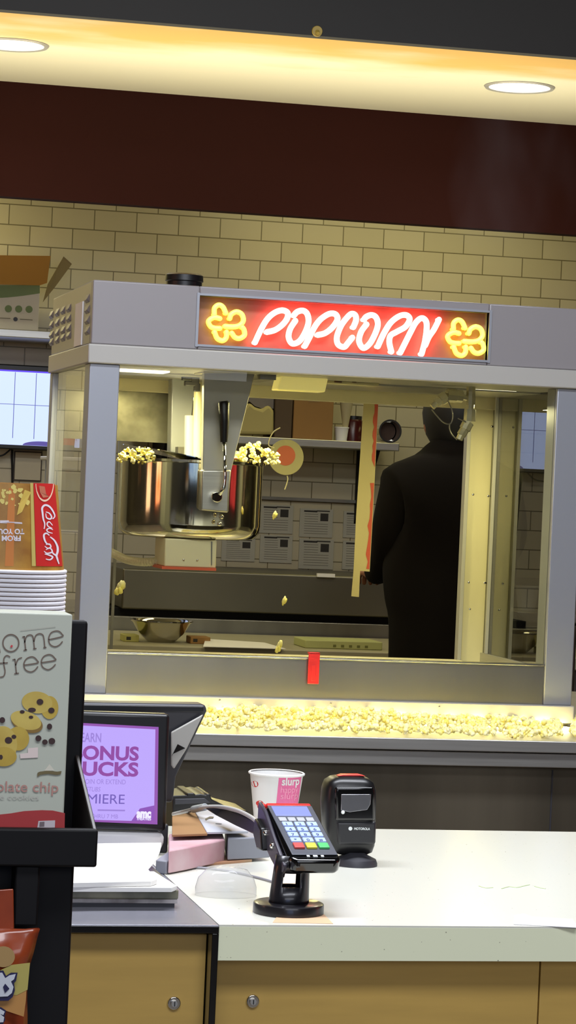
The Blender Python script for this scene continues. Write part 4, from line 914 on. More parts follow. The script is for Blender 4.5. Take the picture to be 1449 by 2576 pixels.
# black receipt device
zq = ZC+.07
Yr = 4.27
t = T('receipt_printer', (P(500, 2040, Yr).x, Yr+.05, ZC), 'dark bulky device with a knobbly top at the back of the counter beside the register', 'printer')
MB().prism(PP([(434, 2002), (470, 2001), (471, 1995), (489, 1995), (491, 2000), (505, 1997), (518, 2000), (521, 1996), (529, 1998), (532, 2010), (565, 2026), (620, 2040), (650, 2062), (650, 2102), (434, 2102)], Yr), (0, .10, 0)).build('printer_body', BLACK, t, bevel=.004)
MB().prism(PP([(440, 2010), (515, 2008), (530, 2020), (440, 2024)], Yr-.002), (0, .003, 0)).build('printer_front', DARKG, t, bevel=.001)
# cable from printer to terminal
YV = 4.0
t = T('grey_cable', (P(560, 2035, YV).x, YV, ZC), 'thick grey cable arching over the cartons to the card terminal', 'cable')
pts = [P(436, 2048, 4.20), P(470, 2040, 4.10), P(510, 2031, 4.0), P(556, 2030, 3.93), P(600, 2040, 3.80), P(638, 2060, 3.62), P(660, 2085, 3.55)]
MB().tube(smoothpath(pts, 8), .0032, 10).build('cable', mat('pale_grey_cable', (170, 170, 172), .4), t, smooth=True)
MB().tube([P(486, 2036, 4.05), P(516, 2030, 4.0)], .0058, 12).build('cable_sleeve', mat('grey_sleeve', (150, 156, 160), .4), t, bevel=.001)
MB().prism([P(520, 2036, 3.97), P(566, 2034, 3.92), P(610, 2048, 3.85), P(648, 2068, 3.64), P(662, 2104, 3.58), P(640, 2100, 3.64), P(596, 2078, 3.86), P(545, 2052, 3.94)], (0, .03, .0)).build('cable_guard', mat('dark_blue_black_plastic', (22, 22, 34), .4), t, bevel=.002)
t = T('thin_cable', (PZ(560, 2180, ZC).x, PZ(560, 2180, ZC).y, ZC), 'thin grey cable lying on the white counter leading to the terminal stand', 'cable')
MB().tube(smoothpath([PZ(x, y, ZC+.002) for x, y in [(440, 2180), (490, 2182), (545, 2187), (600, 2196), (650, 2208), (700, 2222)]], 8), .0018, 8).build('cable', mat('grey_cable_sheath', (150, 150, 158), .5), t, smooth=True)
# clear plastic bag / dome
c = PZ(580, 2262, ZC)
t = T('plastic_wrap', (c.x, c.y+.03, ZC), 'rumpled translucent plastic clamshell left of the terminal stand', 'plastic wrap')
b = MB(); b.lathe((c.x, c.y+.035, ZC), [(.046, 0), (.046, .012), (.042, .024), (.030, .036), (.012, .040), (0, .040)], 30, sx=.95, sy=.7)
for v in b.b.verts: v.co += noise.noise_vector(v.co*60)*.0035*(1 if v.co.z > ZC+.002 else 0)
o = b.build('wrap_film', glassmat('translucent_film', 1.3, (.93, .93, .95), .12, .22), t, smooth=True)
# painted green reflections, paper scraps on the counter
sheet('paper_scrap', [(1292, 2324), (1292, 2302), (1318, 2298), (1340, 2306), (1440, 2312), (1449, 2322), (1452, 2333)], ZC+.0012, .001, 'white paper scrap at the front edge of the white counter on the right', mat('thin_tissue', (222, 222, 226), .7))
GRM = mat('pale_green_reflection', (186, 200, 160), .5)  # green reflections painted as thin coloured strokes on the worktop
t = T('green_reflection', (PZ(1290, 2228, ZC).x, PZ(1290, 2228, ZC).y, ZC), 'faint pale green reflections painted on the white counter at right', 'painted reflection')
for pts in ([(1205, 2229), (1222, 2234), (1240, 2233)], [(1262, 2236), (1280, 2231), (1300, 2233), (1318, 2229), (1332, 2226)], [(1345, 2230), (1360, 2234), (1372, 2236)]):
    MB().tube(smoothpath([PZ(x, y, ZC+.0003) for x, y in pts], 4), .0009, 6).build('reflection_stroke', GRM, t)
# ---------------- card terminal on its stand
bc = PZ(725, 2296, ZC); 
BLK2 = mat('black_stand_metal', (26, 25, 30), .3, .2, coat=.3)
ts = T('terminal_stand', (bc.x, bc.y, ZC), 'black swivel stand with a round base and a window in its column', 'stand')
rb = 92/6500*bc.y*1.0
MB().lathe((bc.x, bc.y, ZC), [(0, 0), (rb, 0), (rb, .011), (rb*.985, .0135), (rb*.94, .0145), (0, .0145)], 64).build('base_plate', BLK2, ts, smooth='auto')
# column: tapered half shell with a window
wr = 53/6500*bc.y; wt_ = 45/6500*bc.y; z0 = ZC+.014; zA_ = P(725, 2228, bc.y).z; zB_ = P(728, 2193, bc.y).z; zC_ = P(728, 2150, bc.y).z
b = MB()
def R_(z): return wr+(wt_-wr)*(z-z0)/(zC_-z0)
def shellring(z): return [(bc.x+.004*((z-z0)/.09)+R_(z)*math.cos(a), bc.y+R_(z)*.75*math.sin(a), z) for a in [2*math.pi*i/40 for i in range(40)]]
zs_ = [z0, z0+.004, zA_, zB_, zC_]
rows = [[b.b.verts.new(v) for v in shellring(z)] for z in zs_]
for k in range(len(rows)-1):
    for i in range(40):
        a = math.degrees(2*math.pi*(i+.5)/40)
        cosx = math.cos(2*math.pi*(i+.5)/40)
        if k == 2 and abs(cosx+.05) < .50: continue
        j = (i+1) % 40; b.b.faces.new((rows[k][i], rows[k][j], rows[k+1][j], rows[k+1][i]))
o = b.build('column', BLK2, ts, smooth='auto'); md = o.modifiers.new('solid', 'SOLIDIFY'); md.thickness = .004; md.offset = -1
MB().box(bc.x-.004, bc.x+.024, bc.y-.002, bc.y+.022, zC_-.003, zC_+.010).build('tilt_joint', BLK2, ts, bevel=.003)
# terminal frame axes in world
Rw = R0.copy(); Fw = F0.copy()
wv = (Rw*.0715+Fw*.0205); wv.normalize()
lv = (Rw*.041-Fw*.139+UP*(-.053)); lv = (lv-wv*lv.dot(wv)).normalized(); nv = wv.cross(-lv).normalized()
if nv.z < 0: nv = -nv
TLp = P(664, 2026, 3.535)
WT, LT = 130/6500*3.50/abs(wv.dot(Rw)), .120
MT = Matrix(((wv.x, lv.x, nv.x, TLp.x), (wv.y, lv.y, nv.y, TLp.y), (wv.z, lv.z, nv.z, TLp.z), (0, 0, 0, 1)))
# scale the length so that the lower edge meets the photo's (y 2143)
def proj(p):
    d = p-O; zc = d.dot(FW); return CX+FPX*d.dot(CR)/zc, CY-FPX*d.dot(CU)/zc
for it in range(60):
    if proj(MT @ Vector((0, LT, 0)))[1] < 2146: LT += .001
TM = T('card_terminal', TLp+lv*LT*.5+wv*WT*.5, 'black card payment terminal with a lit blue display and grey keys on the swivel stand', 'card terminal')
def tb(name, u0, u1, v0, v1, n0_, n1_, m, parent=TM, bevel=.001):
    return MB().box(u0, u1, v0, v1, n0_, n1_).xf(MT).build(name, m, parent, bevel=bevel)
th = .021
MB().prism([(0, .006, -th), (.006, -.002, -th), (WT-.006, -.002, -th), (WT, .006, -th), (WT, LT+.010, -th*1.1), (WT-.008, LT+.020, -th*1.0), (.008, LT+.020, -th*1.0), (0, LT+.010, -th*1.1)], (0, 0, th)).xf(MT).build('terminal_body', BLACKG, TM, bevel=.005, seg=3)
tb('top_trim', .004, WT-.004, -.006, .003, -.012, .0012, REDP, bevel=.002)
tb('face_plate', .004, WT-.004, .003, LT+.006, 0, .0015, mat('gunmetal_plastic', (86, 88, 96), .4, .2))
tb('display_window', .009, WT-.012, .006, .034, .0012, .0024, mat('lit_blue_lcd', (20, 20, 30), .3, em=(.30, .36, .92), es=1.05))
fk = mat('grey_function_key', (176, 178, 182), .4); nk = mat('backlit_pale_blue_key', (160, 178, 216), .4, em=(.3, .4, .75), es=.28); nkd = mat('key_print', (62, 72, 120), .5)
kw = (WT-.020)/4
for i in range(4): tb('function_key', .009+i*kw+.001, .009+(i+1)*kw-.001, .040, .051, .001, .0032, fk)
kw = (WT-.020)/3; kh = (LT-.052-.026)/4.0; dig = ['1', '2', '3', '4', '5', '6', '7', '8', '9', '*', '0', '#']
for r in range(4):
    for i in range(3):
        u0 = .010+i*kw+.0015; v0 = .055+r*kh
        key = tb('number_key', u0, u0+kw-.003, v0, v0+kh-.004, .001, .0042, nk)
        def pl(u, v, u0=u0, v0=v0): return MT @ Vector((u0+kw*.25+u, v0+kh*.72-v, .0044))
        lettering(dig[r*3+i], .009, pl, nkd, key, name='key_digit', bold=.0002)
for i, m in enumerate((mat('red_key', (206, 82, 78), .4), mat('yellow_key', (214, 204, 70), .4), mat('green_key', (84, 190, 110), .4))):
    u0 = .010+i*kw+.0015; tb(('cancel_key', 'clear_key', 'enter_key')[i], u0, u0+kw-.003, .055+4*kh, .055+4*kh+.014, .001, .0046, m)
WL = mat('white_mark', (235, 240, 240), .4)
for (du, w) in ((-.010, .004), (0, .006), (.010, .004)): tb('card_symbol', WT/2+du-w/2, WT/2+du+w/2, LT-.003+.008, LT+.010, -.0005, .0006, WL, bevel=0)
# side bracket (curved arm at left of the terminal)
MB().prism([MT @ Vector(p) for p in ((-.002, -.004, .004), (-.002, .030, .006), (-.002, LT*.6, -.004), (-.002, LT+.012, -.012), (-.002, LT+.008, -.034), (-.002, LT*.62, -.036), (-.002, .05, -.034), (-.002, .006, -.026))], -wv*.006).build('side_bracket', mat('dark_violet_grey_plastic', (58, 54, 66), .35), TM, bevel=.002)
MB().prism([MT @ Vector(p) for p in ((-.004, .014, -.012), (-.004, .050, -.010), (-.004, .070, -.034), (-.004, .045, -.045), (-.004, .018, -.036))], -wv*.012).build('cable_clamp', BLACK, TM, bevel=.003)
c = MT @ Vector((-.008, .052, -.016)); MB().ball(c, .005, 2).build('bracket_screw', STEELM, TM, smooth=True)
c = MT @ Vector((-.008, LT*.66, -.014)); MB().ball(c, .0045, 2).build('bracket_screw', STEELM, TM, smooth=True)
c = MT @ Vector((-.001, -.004, -.004)); MB().ball(c, .007, 2, (1, 1, .7)).build('red_button', REDP, TM, smooth=True)
# cradle under the terminal joining the stand
jt = Vector((bc.x+.003, bc.y+.012, zC_-.004)); kk = MT @ Vector((WT/2, LT*.55, -th-.006))
MB().prism([MT @ Vector(p) for p in ((.010, LT*.30, -th), (WT-.010, LT*.30, -th), (WT-.010, LT*.85, -th), (.010, LT*.85, -th))], -nv*.008).build('back_cradle', BLK2, TM, bevel=.002)
MB().tube([jt, kk], [.016, .018], 20).build('cradle_neck', BLK2, TM, bevel=.002)
# ---------------- barcode scanner
sc0 = PZ(893, 2176, ZC); ys = sc0.y
sn = T('barcode_scanner', (sc0.x, ys, ZC), 'black upright hands-free barcode scanner with a clear window behind the card terminal', 'barcode scanner')
def Sx(x, y, dy=0): return P(x, y, ys+dy)
b = MB(); 
a_ = Sx(840, 2180).x; b2 = Sx(947, 2180).x; cx_ = (a_+b2)/2; rr = (b2-a_)/2
b.lathe((cx_, ys, ZC), [(0, 0), (rr, 0), (rr*1.0, .004), (rr*.93, .010), (rr*.55, .016), (rr*.4, .020), (0, .020)], 48, sy=1.0).build('base', DARKG, sn, smooth='auto')
nk_ = Sx(884, 2160); MB().tube([(nk_.x-.002, ys+.004, ZC+.016), (nk_.x, ys+.004, Sx(884, 2146).z)], [.013, .012], 20).build('neck', BLACK, sn)
# body: rounded slab, stacked sections
b = MB(); prof = [(2150, 852, 925, .014), (2143, 836, 938, .020), (2125, 824, 943, .027), (2080, 818, 944, .031), (2020, 815, 946, .034), (1985, 818, 945, .034), (1966, 824, 940, .031), (1956, 838, 928, .024), (1952, 856, 912, .014)]
prev = None
for (py, xa, xb, dd) in prof:
    A_ = Sx(xa, py); B_ = Sx(xb, py); cxx = (A_.x+B_.x)/2; hw = (B_.x-A_.x)/2; n = 40; row = []
    for i in range(n):
        a = 2*math.pi*i/n; ca, sa = math.cos(a), math.sin(a)
        row.append(b.b.verts.new((cxx+hw*math.copysign(abs(ca)**.45, ca), ys+.012+dd*math.copysign(abs(sa)**.6, sa), A_.z)))
    if prev: b.bridge(prev, row)
    else: b.b.faces.new(row[::-1])
    prev = row
b.b.faces.new(prev); b.build('scanner_body', BLACK, sn, smooth='auto')
yf = ys+.012-.034
MB().prism([Vector((v.x, yf-.002, v.z)) for v in (Sx(836, 1975), Sx(932, 1975), Sx(934, 1990), Sx(934, 2060), Sx(836, 2060), Sx(834, 1990))], (0, .010, 0)).build('front_bezel', BLACKG, sn, bevel=.004, seg=3)
MB().prism([Vector((v.x, yf-.003, v.z)) for v in (Sx(849, 1993), Sx(924, 1993), Sx(922, 2018), Sx(914, 2032), Sx(870, 2038), Sx(848, 2033))], (0, .002, 0)).build('scan_window', mat('scanner_window', (150, 150, 156), .06, .7), sn, bevel=.0008)
MB().prism([Vector((v.x, yf-.0015, v.z)) for v in (Sx(838, 2062), Sx(938, 2062), Sx(936, 2120), Sx(842, 2120))], (0, .008, 0)).build('lower_front', mat('charcoal_plastic', (34, 34, 37), .4), sn, bevel=.004)
c = Sx(872, 2079); c = Vector((c.x, yf-.0016, c.z)); em = MB().tube([c, c-Vector((0, .0006, 0))], .0030, 20).build('round_emblem', WL, sn)
lettering('MOTOROLA', .0052, lambda u, v: Vector((c.x+.006+u, yf-.0022, c.z-.0018-u*.0+v)), WL, sn, width=42/6500*ys, bold=.00012)
MB().prism([Vector((v.x, ys-.002, v.z+.0015)) for v in (Sx(850, 1955), Sx(920, 1955), Sx(905, 1951), Sx(862, 1951))], (0, .018, 0)).build('red_top_strip', REDP, sn, bevel=.001)
c = Sx(853, 2038); MB().ball((c.x, yf-.003, c.z), .003, 2).build('indicator_lens', WL, sn, smooth=True)
# ---------------- paper cup
cc = P(696, 1943, 4.22); zr_ = cc.z; cz0 = ZC; r1 = 71/6500*4.22*.97; r0_ = r1*.72; hc = zr_-cz0
CUPW = mat('white_cup_board', (226, 226, 224), .45)
cp = T('drink_cup', (cc.x, 4.22, ZC), 'large white paper cup with a pink panel and red dot behind the card terminal', 'cup')
MB().lathe((cc.x, 4.22, ZC), [(0, .004), (r0_, .0), (r1, hc-.002), (r1-.001, hc-.002), (r0_-.001, .006), (0, .006)], 64).build('cup_wall', CUPW, cp, smooth='auto')
MB().lathe((cc.x, 4.22, ZC+hc), [(r1-.001, -.004), (r1+.0025, -.003), (r1+.003, -.0005), (r1+.001, .001), (r1-.001, 0)], 64).build('rolled_rim', CUPW, cp, smooth=True)
def onc(X, Z, off=.0004):
    R_ = r0_+(r1-r0_)*(Z-ZC)/hc+off; dx = max(-R_*.999, min(R_*.999, X-cc.x)); return Vector((cc.x+dx, 4.22-math.sqrt(R_*R_-dx*dx), Z))
def wrapgrid(mb, corners, onf, nu=14, nv=4):
    """corners TL, TR, BR, BL as (X, Z)"""
    TL, TR, BR, BL = [Vector(c) for c in corners]; g = []
    for j in range(nv+1):
        a = TL.lerp(BL, j/nv); b = TR.lerp(BR, j/nv); g.append([mb.b.verts.new(onf(*a.lerp(b, i/nu))) for i in range(nu+1)])
    for j in range(nv):
        for i in range(nu): mb.b.faces.new((g[j][i], g[j+1][i], g[j+1][i+1], g[j][i+1]))
def XZ(x, y, Y): p = P(x, y, Y); return (p.x, p.z)
b = MB(); wrapgrid(b, [XZ(694, 1949, 4.2), XZ(757, 1951, 4.2), XZ(750, 2030, 4.2), XZ(688, 2030, 4.2)], onc); pk = b.build('pink_panel', mat('pink_print', (228, 110, 160), .5), cp)
p0 = XZ(701, 1971, 4.2)
lettering('slurp', .019, lambda u, v: onc(p0[0]+u, p0[1]+v-.0*u, .0009), CUPW, pk, width=51/6500*4.2, bold=.0005)
LP = mat('pale_pink_print', (240, 160, 190), .5)
for s, py in (('happy', 1990), ('slurp', 2006)):
    p1 = XZ(699, py, 4.2); lettering(s, .015, (lambda u, v, p1=p1: onc(p1[0]+u, p1[1]+v, .0009)), LP, pk, width=50/6500*4.2)
b = MB(); cr_ = XZ(643, 1973, 4.2); vs_ = [b.b.verts.new(onc(cr_[0]+.0038*math.cos(a), cr_[1]+.0052*math.sin(a))) for a in [2*math.pi*i/20 for i in range(20)]]; b.b.faces.new(vs_); b.build('red_dot', REDP, cp)
b = MB(); cr_ = XZ(653, 2021, 4.2); vs_ = [b.b.verts.new(onc(cr_[0]+.005*math.cos(a), cr_[1]+.005*math.sin(a))) for a in [2*math.pi*i/20 for i in range(20)]]; b.b.faces.new(vs_); b.build('red_dot', REDP, cp)
# ================================================================== POPCORN TUBS (inverted stack)
Yq = 3.62; tcx = P(-3, 1430, Yq); TXc = tcx.x; RR = (P(170, 1430, Yq).x-TXc)*.985
zrim = P(0, 1431, Yq).z; ztop = P(0, 1214, Yq).z; pitch = 11.1/6500*Yq; RT_ = (P(144, 1214, Yq).x-TXc)
riser = T('cup_riser', (TXc, Yq, ZC), 'black pedestal on the counter that carries the stack of popcorn tubs', 'pedestal')
zt0 = zrim-pitch*11-.012
MB().lathe((TXc, Yq, ZC), [(0, 0), (RR*.9, 0), (RR*.9, .01), (.03, .02), (.03, zt0-ZC-.02), (RR*.9, zt0-ZC-.01), (RR*.95, zt0-ZC), (0, zt0-ZC)], 48).build('pedestal_body', BLACKM, riser, smooth='auto')
GOLD = mat('golden_popcorn_print', (186, 138, 52), .5, c2=(150, 100, 36), scale=26); TUBR = mat('red_print', (198, 40, 38), .45); TWH = mat('white_rim_board', (232, 230, 236), .5)
tubs = []
def tub(k, full):
    z = zrim-pitch*k
    t = T('popcorn_tub', (TXc, Yq, z), 'top popcorn tub of the stack, upside down, golden with a red panel and white script' if k == 0 else 'white rim of a nested upside-down popcorn tub in the stack, showing only its rim', 'popcorn tub', 'nested tubs under the top tub' if k else None)
    hh = ztop-zrim if full else pitch*1.4
    rt = RT_ if full else RR-(RR-RT_)*.08
    MB().lathe((TXc, Yq, z), [(RR-.004, 0), (rt, hh), (rt-.004, hh), (rt-.004, hh-.004), (0, hh-.004)] if full else [(RR-.005, 0), (RR-.0065, hh)], 72).build('tub_wall', GOLD, t, smooth='auto')
    MB().lathe((TXc, Yq, z), [(RR-.005, -.0022), (RR-.001, -.0026), (RR, -.0008), (RR, .0008), (RR-.001, .0022), (RR-.005, .0026)], 72).build('rolled_rim', TWH, t, smooth=True)
    return t
t0 = tub(0, True)
t1 = tub(1, False)
for k in range(2, 12):
    r = t1.copy(); COL.objects.link(r); r.location = (TXc, Yq, zrim-pitch*k)
    for ch in t1.children:
        c_ = ch.copy(); COL.objects.link(c_); c_.parent = r; c_.matrix_parent_inverse = ch.matrix_parent_inverse.copy()
def ont(X, Z, off=.0006):
    f = (Z-zrim)/(ztop-zrim); R_ = (RR-.004)+(RT_-RR+.004)*f+off; dx = max(-R_*.999, min(R_*.999, X-TXc)); return Vector((TXc+dx, Yq-math.sqrt(R_*R_-dx*dx), Z))
Yf_ = Yq-.06
def XT(x, y):    # pixel -> (X, Z) of the point of the tub wall seen there
    d = ray(x, y); lo = None
    for i in range(400):
        Y = Yq-.12+i*.0003; p = O+d*(Y/d.y); f = (p.z-zrim)/(ztop-zrim); R_ = (RR-.004)+(RT_-RR+.004)*f
        if (p.x-TXc)**2+(p.y-Yq)**2 <= R_*R_: return (p.x, p.z)
    p = O+d*(Yq/d.y); return (p.x, p.z)
b = MB(); wrapgrid(b, [XT(84, 1215), XT(137, 1217), XT(157, 1424), XT(91, 1424)], ont, 16, 14); rp = b.build('red_panel', TUBR, t0)
b = MB(); wrapgrid(b, [XT(76, 1215), XT(83, 1215), XT(90, 1424), XT(80, 1424)], lambda X, Z: ont(X, Z, .0005), 3, 10); b.build('seam_strip', mat('pale_gold_strip', (196, 176, 96), .5), t0)
# upright rounded seal on top of the red panel
def tdec(name, pts, m, off, par=None):
    b = MB(); b.b.faces.new([b.b.verts.new(ont(*XT(x, y), off)) for x, y in pts]); return b.build(name, m, par or t0)
n = 24
tdec('round_seal', [(112+23*math.cos(math.pi*i/n), 1217+45*math.sin(math.pi*i/n)) for i in range(n+1)], mat('pale_pink_seal', (222, 188, 160), .5), .0010, rp)
tdec('seal_mark', [(98, 1222), (112, 1224), (116, 1244), (124, 1250), (108, 1252), (100, 1238)], mat('seal_brown', (188, 110, 84), .5), .0013, rp)
# white script running down the panel
SW = mat('white_script_ink', (228, 220, 228), .5)
def script(strokes, w):
    for i, s in enumerate(strokes):
        q = smoothpath([(x, y, 0) for x, y in s], 6); b = MB(); n = len(q); prev = None
        for k, p in enumerate(q):
            t_ = (q[min(k+1, n-1)]-q[max(k-1, 0)]).normalized(); nn = Vector((-t_.y, t_.x, 0)); ww = w[i]*(.45+.55*math.sin(math.pi*(k+.5)/n))
            row = [b.b.verts.new(ont(*XT(*(p+nn*sg*ww/2)[:2]), .0012)) for sg in (-1, 1)]
            if prev: b.b.faces.new((prev[0], row[0], row[1], prev[1]))
            prev = row
        b.build('script_stroke', SW, rp)
def Z8(L): return [(x/5.573, 1180+y/5.573) for x, y in L]
script([Z8([(735, 700), (765, 660), (740, 590), (690, 525), (630, 505), (590, 545), (595, 620), (605, 700), (625, 770), (615, 840)]),
        Z8([(640, 600), (690, 620), (720, 670), (700, 700), (650, 680), (640, 620)]),
        Z8([(735, 790), (690, 740), (660, 760), (670, 800), (730, 830)]), Z8([(740, 850), (690, 830), (655, 850), (670, 880), (735, 900)]),
        Z8([(690, 930), (650, 900), (615, 920), (620, 980), (650, 1040), (700, 1060)]),
        Z8([(640, 1060), (690, 1050), (710, 1090), (670, 1110), (625, 1080)]), Z8([(640, 1130), (700, 1110), (730, 1160), (660, 1180), (615, 1150)]),
        Z8([(625, 1190), (670, 1200), (735, 1230), (700, 1270), (640, 1260)]),
        Z8([(700, 950), (760, 1000), (800, 1080), (805, 1150), (790, 1210), (800, 1260), (825, 1330)]), Z8([(720, 1130), (740, 1180), (790, 1220), (815, 1290)])], [5, 4, 3.4, 3.4, 4.6, 3.6, 3.6, 4, 5.5, 4])
# upside-down slogan
for s, px, py, w in (('TO YOUR', 61, 1331, 78), ('FROM', 52, 1348, 48)):
    k_ = 1
    def pl(u, v, px=px, py=py): return ont(*XT(px-u/(Yf_/6500), py+v/(Yf_/6500)), .0012)
    lettering(s, .0098, pl, SW, t0, width=w/6500*Yf_, bold=.0004)
b = MB()
tdec('slogan_rule', [(0, 1309), (22, 1309), (22, 1312), (55, 1314), (56, 1318), (0, 1316)], SW, .0011)
YK_ = mat('bright_popcorn_print', (226, 206, 110), .5); OB = mat('orange_band_print', (204, 122, 42), .5)
tdec('orange_ray', [(22, 1228), (38, 1228), (34, 1424), (12, 1424)], OB, .0003)
rnd = random.Random(5)
for i in range(26):
    x = rnd.uniform(-30, 72); y = 1222+abs(rnd.gauss(0, 1))*38; r = rnd.uniform(2.5, 7)*(1 if y < 1270 else .45)
    if y > 1300: continue
    tdec('printed_popcorn', [(x+r*rnd.uniform(.7, 1.2)*math.cos(a), y+r*rnd.uniform(.7, 1.3)*math.sin(a)) for a in [2*math.pi*j/9 for j in range(9)]], YK_, .0007+i*.00001)
tdec('printed_scoop', [(62, 1232), (78, 1238), (55, 1288), (42, 1296), (48, 1268)], mat('gold_scoop_print', (216, 184, 84), .5), .0011)
# ================================================================== FOREGROUND DISPLAY RACK
YG = 2.2
def G(x, y, Y=YG): return P(x, y, Y)
rk = T('display_rack', (G(0, 2200).x, YG+.06, 0), 'black display rack in the left foreground holding a cookie box and a candy bag', 'display rack')
gx0 = G(-420, 2100).x; gx1 = G(247, 2100).x
zl0 = G(120, 2181).z; zl1 = G(120, 2086).z; YBk = 2.315
MB().box(gx0, gx1, YG, YG+.012, zl0, zl1).box(gx0, gx1, YG+.012, YBk, zl0, zl0+.01).build('shelf_tray', BLACKM, rk, bevel=.002)
bx = P(222, 1562, YBk).x; zbk = P(200, 1561, YBk).z
MB().box(gx0, bx, YBk, YBk+.012, zl0, zbk).build('back_panel', BLACKM, rk, bevel=.003)
g1 = PX(205, 1950, bx).z
MB().prism([(bx-.003, YBk, zl1+.052), (bx-.003, YBk, zl0), (gx1, YG+.004, zl0), (gx1, YG+.004, zl1-.002)], (-.004, 0, 0)).build('side_gusset', mat('dark_brown_plastic', (34, 26, 24), .4), rk, bevel=.001)
lw = P(184, 2300, YG+.03).x
MB().box(gx0, lw, YG+.034, YG+.06, .06, zl0).box(gx0, lw+.01, YG-.02, YG+.14, 0, .06).build('lower_panel', BLACKM, rk, bevel=.003)
MB().box(G(38, 2260).x, G(100, 2260).x, YG+.006, YG+.034, G(70, 2334).z, zl0).build('peg_plate', BLACKM, rk, bevel=.002)
# cookie box
YX = YG+.02
def X_(x, y): return P(x, y, YX)
bz0 = zl0+.01; bw1 = X_(182, 1560).x; bw0 = bw1-.172; bz1 = X_(90, 1543).z
bxo = T('cookie_box', ((bw0+bw1)/2, YX+.03, bz0), 'white cookie box with brown lettering, a cookie picture and a red foot in the rack', 'box')
BOXW = mat('off_white_carton_print', (176, 180, 166), .5)
MB().box(bw0, bw1, YX, YX+.052, bz0, bz1).build('carton', BOXW, bxo, bevel=.0012)
def dec(name, pts, m, off=.0005, par=bxo, th=.0003):
    return MB().prism([P(x, y, YX-off) for x, y in pts], (0, -th, 0)).build(name, m, par)
def ell(cx, cy, rx, ry, n=28, rot=0):
    c, s = math.cos(rot), math.sin(rot); return [(cx+rx*math.cos(a)*c-ry*math.sin(a)*s, cy+rx*math.cos(a)*s+ry*math.sin(a)*c) for a in [2*math.pi*i/n for i in range(n)]]
def z1p(L): return [(x/4.293, 1540+y/4.293) for x, y in L]
BRI = mat('brown_ink', (104, 88, 76), .6)
def strokes(name, lst, w, m, off=.0007, par=bxo):
    b = MB()
    for s in lst:
        q = smoothpath([(x, y, 0) for x, y in z1p(s)], 6) if len(s) > 2 else [Vector((x, y, 0)) for x, y in z1p(s)]
        ribbon2(b, q, w, lambda x, y: P(x, y, YX-off))
    return b.build(name, m, par)
def circ(cx, cy, rx, ry, a0=0, a1=360, n=16): return [(cx+rx*math.cos(math.radians(a0+(a1-a0)*i/n)), cy+ry*math.sin(math.radians(a0+(a1-a0)*i/n))) for i in range(n+1)]
strokes('lettering', [circ(118, 333, 86, 92)], 3.2, BRI)
strokes('lettering', [[(240, 270), (268, 262)], [(262, 262), (278, 410)], [(255, 412), (292, 406)], [(264, 330), (285, 265), (320, 245), (350, 255), (362, 300), (372, 392)], [(358, 396), (394, 392)], [(366, 320), (385, 255), (425, 232), (462, 245), (475, 290), (484, 380)], [(468, 384), (502, 380)]], 3.0, BRI)
strokes('lettering', [[(525, 297), (672, 262), (668, 235), (640, 208), (600, 203), (550, 225), (526, 285), (540, 345), (590, 372), (640, 355), (676, 315)]], 3.0, BRI)
strokes('lettering', [[(110, 485), (75, 468), (45, 495), (42, 560), (55, 640), (40, 690), (0, 702)], [(-10, 552), (85, 546)]], 3.0, BRI)
strokes('lettering', [[(135, 515), (165, 508)], [(162, 508), (178, 662)], [(155, 665), (205, 658)], [(168, 575), (195, 510), (238, 490)]], 3.0, BRI)
strokes('lettering', [[(258, 572), (405, 548), (400, 520), (372, 490), (335, 482), (285, 505), (258, 560), (275, 620), (330, 645), (378, 625), (410, 585)]], 3.0, BRI)
strokes('lettering', [[(448, 545), (594, 520), (590, 495), (560, 465), (522, 458), (472, 480), (446, 535), (462, 592), (515, 620), (562, 602), (600, 562)]], 3.0, BRI)
strokes('lettering', [[(-120, 140), (-100, 445)], [(-100, 350), (-70, 290), (-30, 290), (-14, 345), (0, 440)]], 3.0, BRI)
strokes('tagline', [[(220, 198), (600, 156)]], 1.6, mat('faint_grey_print', (170, 168, 156), .6))
dec('red_dot', ell(*z1p([(125, 368)])[0], 2.6, 3.6, 16, .5), mat('red_dot_ink', (190, 60, 66), .6), .0007)
CK = mat('cookie_print', (186, 160, 66), .6, c2=(168, 140, 52), scale=30); CK2 = mat('cookie_print_pale', (196, 174, 88), .6, c2=(176, 150, 66), scale=30); CHIP = mat('chocolate_print', (54, 32, 30), .6); CKS = mat('cookie_edge_print', (128, 100, 44), .6)
for i, (cx, cy, rx, ry, rot, m) in enumerate(((535, 1030, 95, 125, 0, CK), (400, 975, 165, 118, .1, CK2), (290, 1190, 178, 105, .35, CKS), (280, 1168, 170, 96, .3, CK2), (195, 1365, 120, 130, 0, CK), (30, 1430, 155, 200, 0, CK2), (40, 1560, 140, 105, 0, CK))):
    q = z1p([(cx, cy)])[0]; dec('printed_cookie', ell(q[0], q[1], rx/4.293, ry/4.293, 32, rot), m, .0006+i*.00006)
for cx, cy, rx, ry in ((432, 968, 36, 32), (345, 1055, 42, 24), (555, 1060, 34, 30), (240, 1075, 26, 18), (335, 1133, 24, 16), (92, 1383, 40, 36), (150, 1345, 26, 22), (10, 1565, 20, 26), (25, 1165, 30, 32), (535, 1235, 28, 32), (415, 1362, 32, 32), (485, 1402, 30, 28), (560, 1392, 36, 34)):
    q = z1p([(cx, cy)])[0]; dec('printed_chip', ell(q[0], q[1], rx/4.293, ry/4.293, 18), CHIP, .0012)
dec('brown_flourish', z1p([(405, 1735), (430, 1722), (510, 1712), (620, 1722), (665, 1715), (655, 1750), (610, 1758), (520, 1745), (440, 1755), (402, 1778)]), mat('olive_brown_ink', (104, 92, 60), .6), .0007)
dec('pale_triangle', z1p([(475, 1712), (535, 1640), (590, 1712)]), mat('faint_print', (200, 196, 180), .6), .0006)
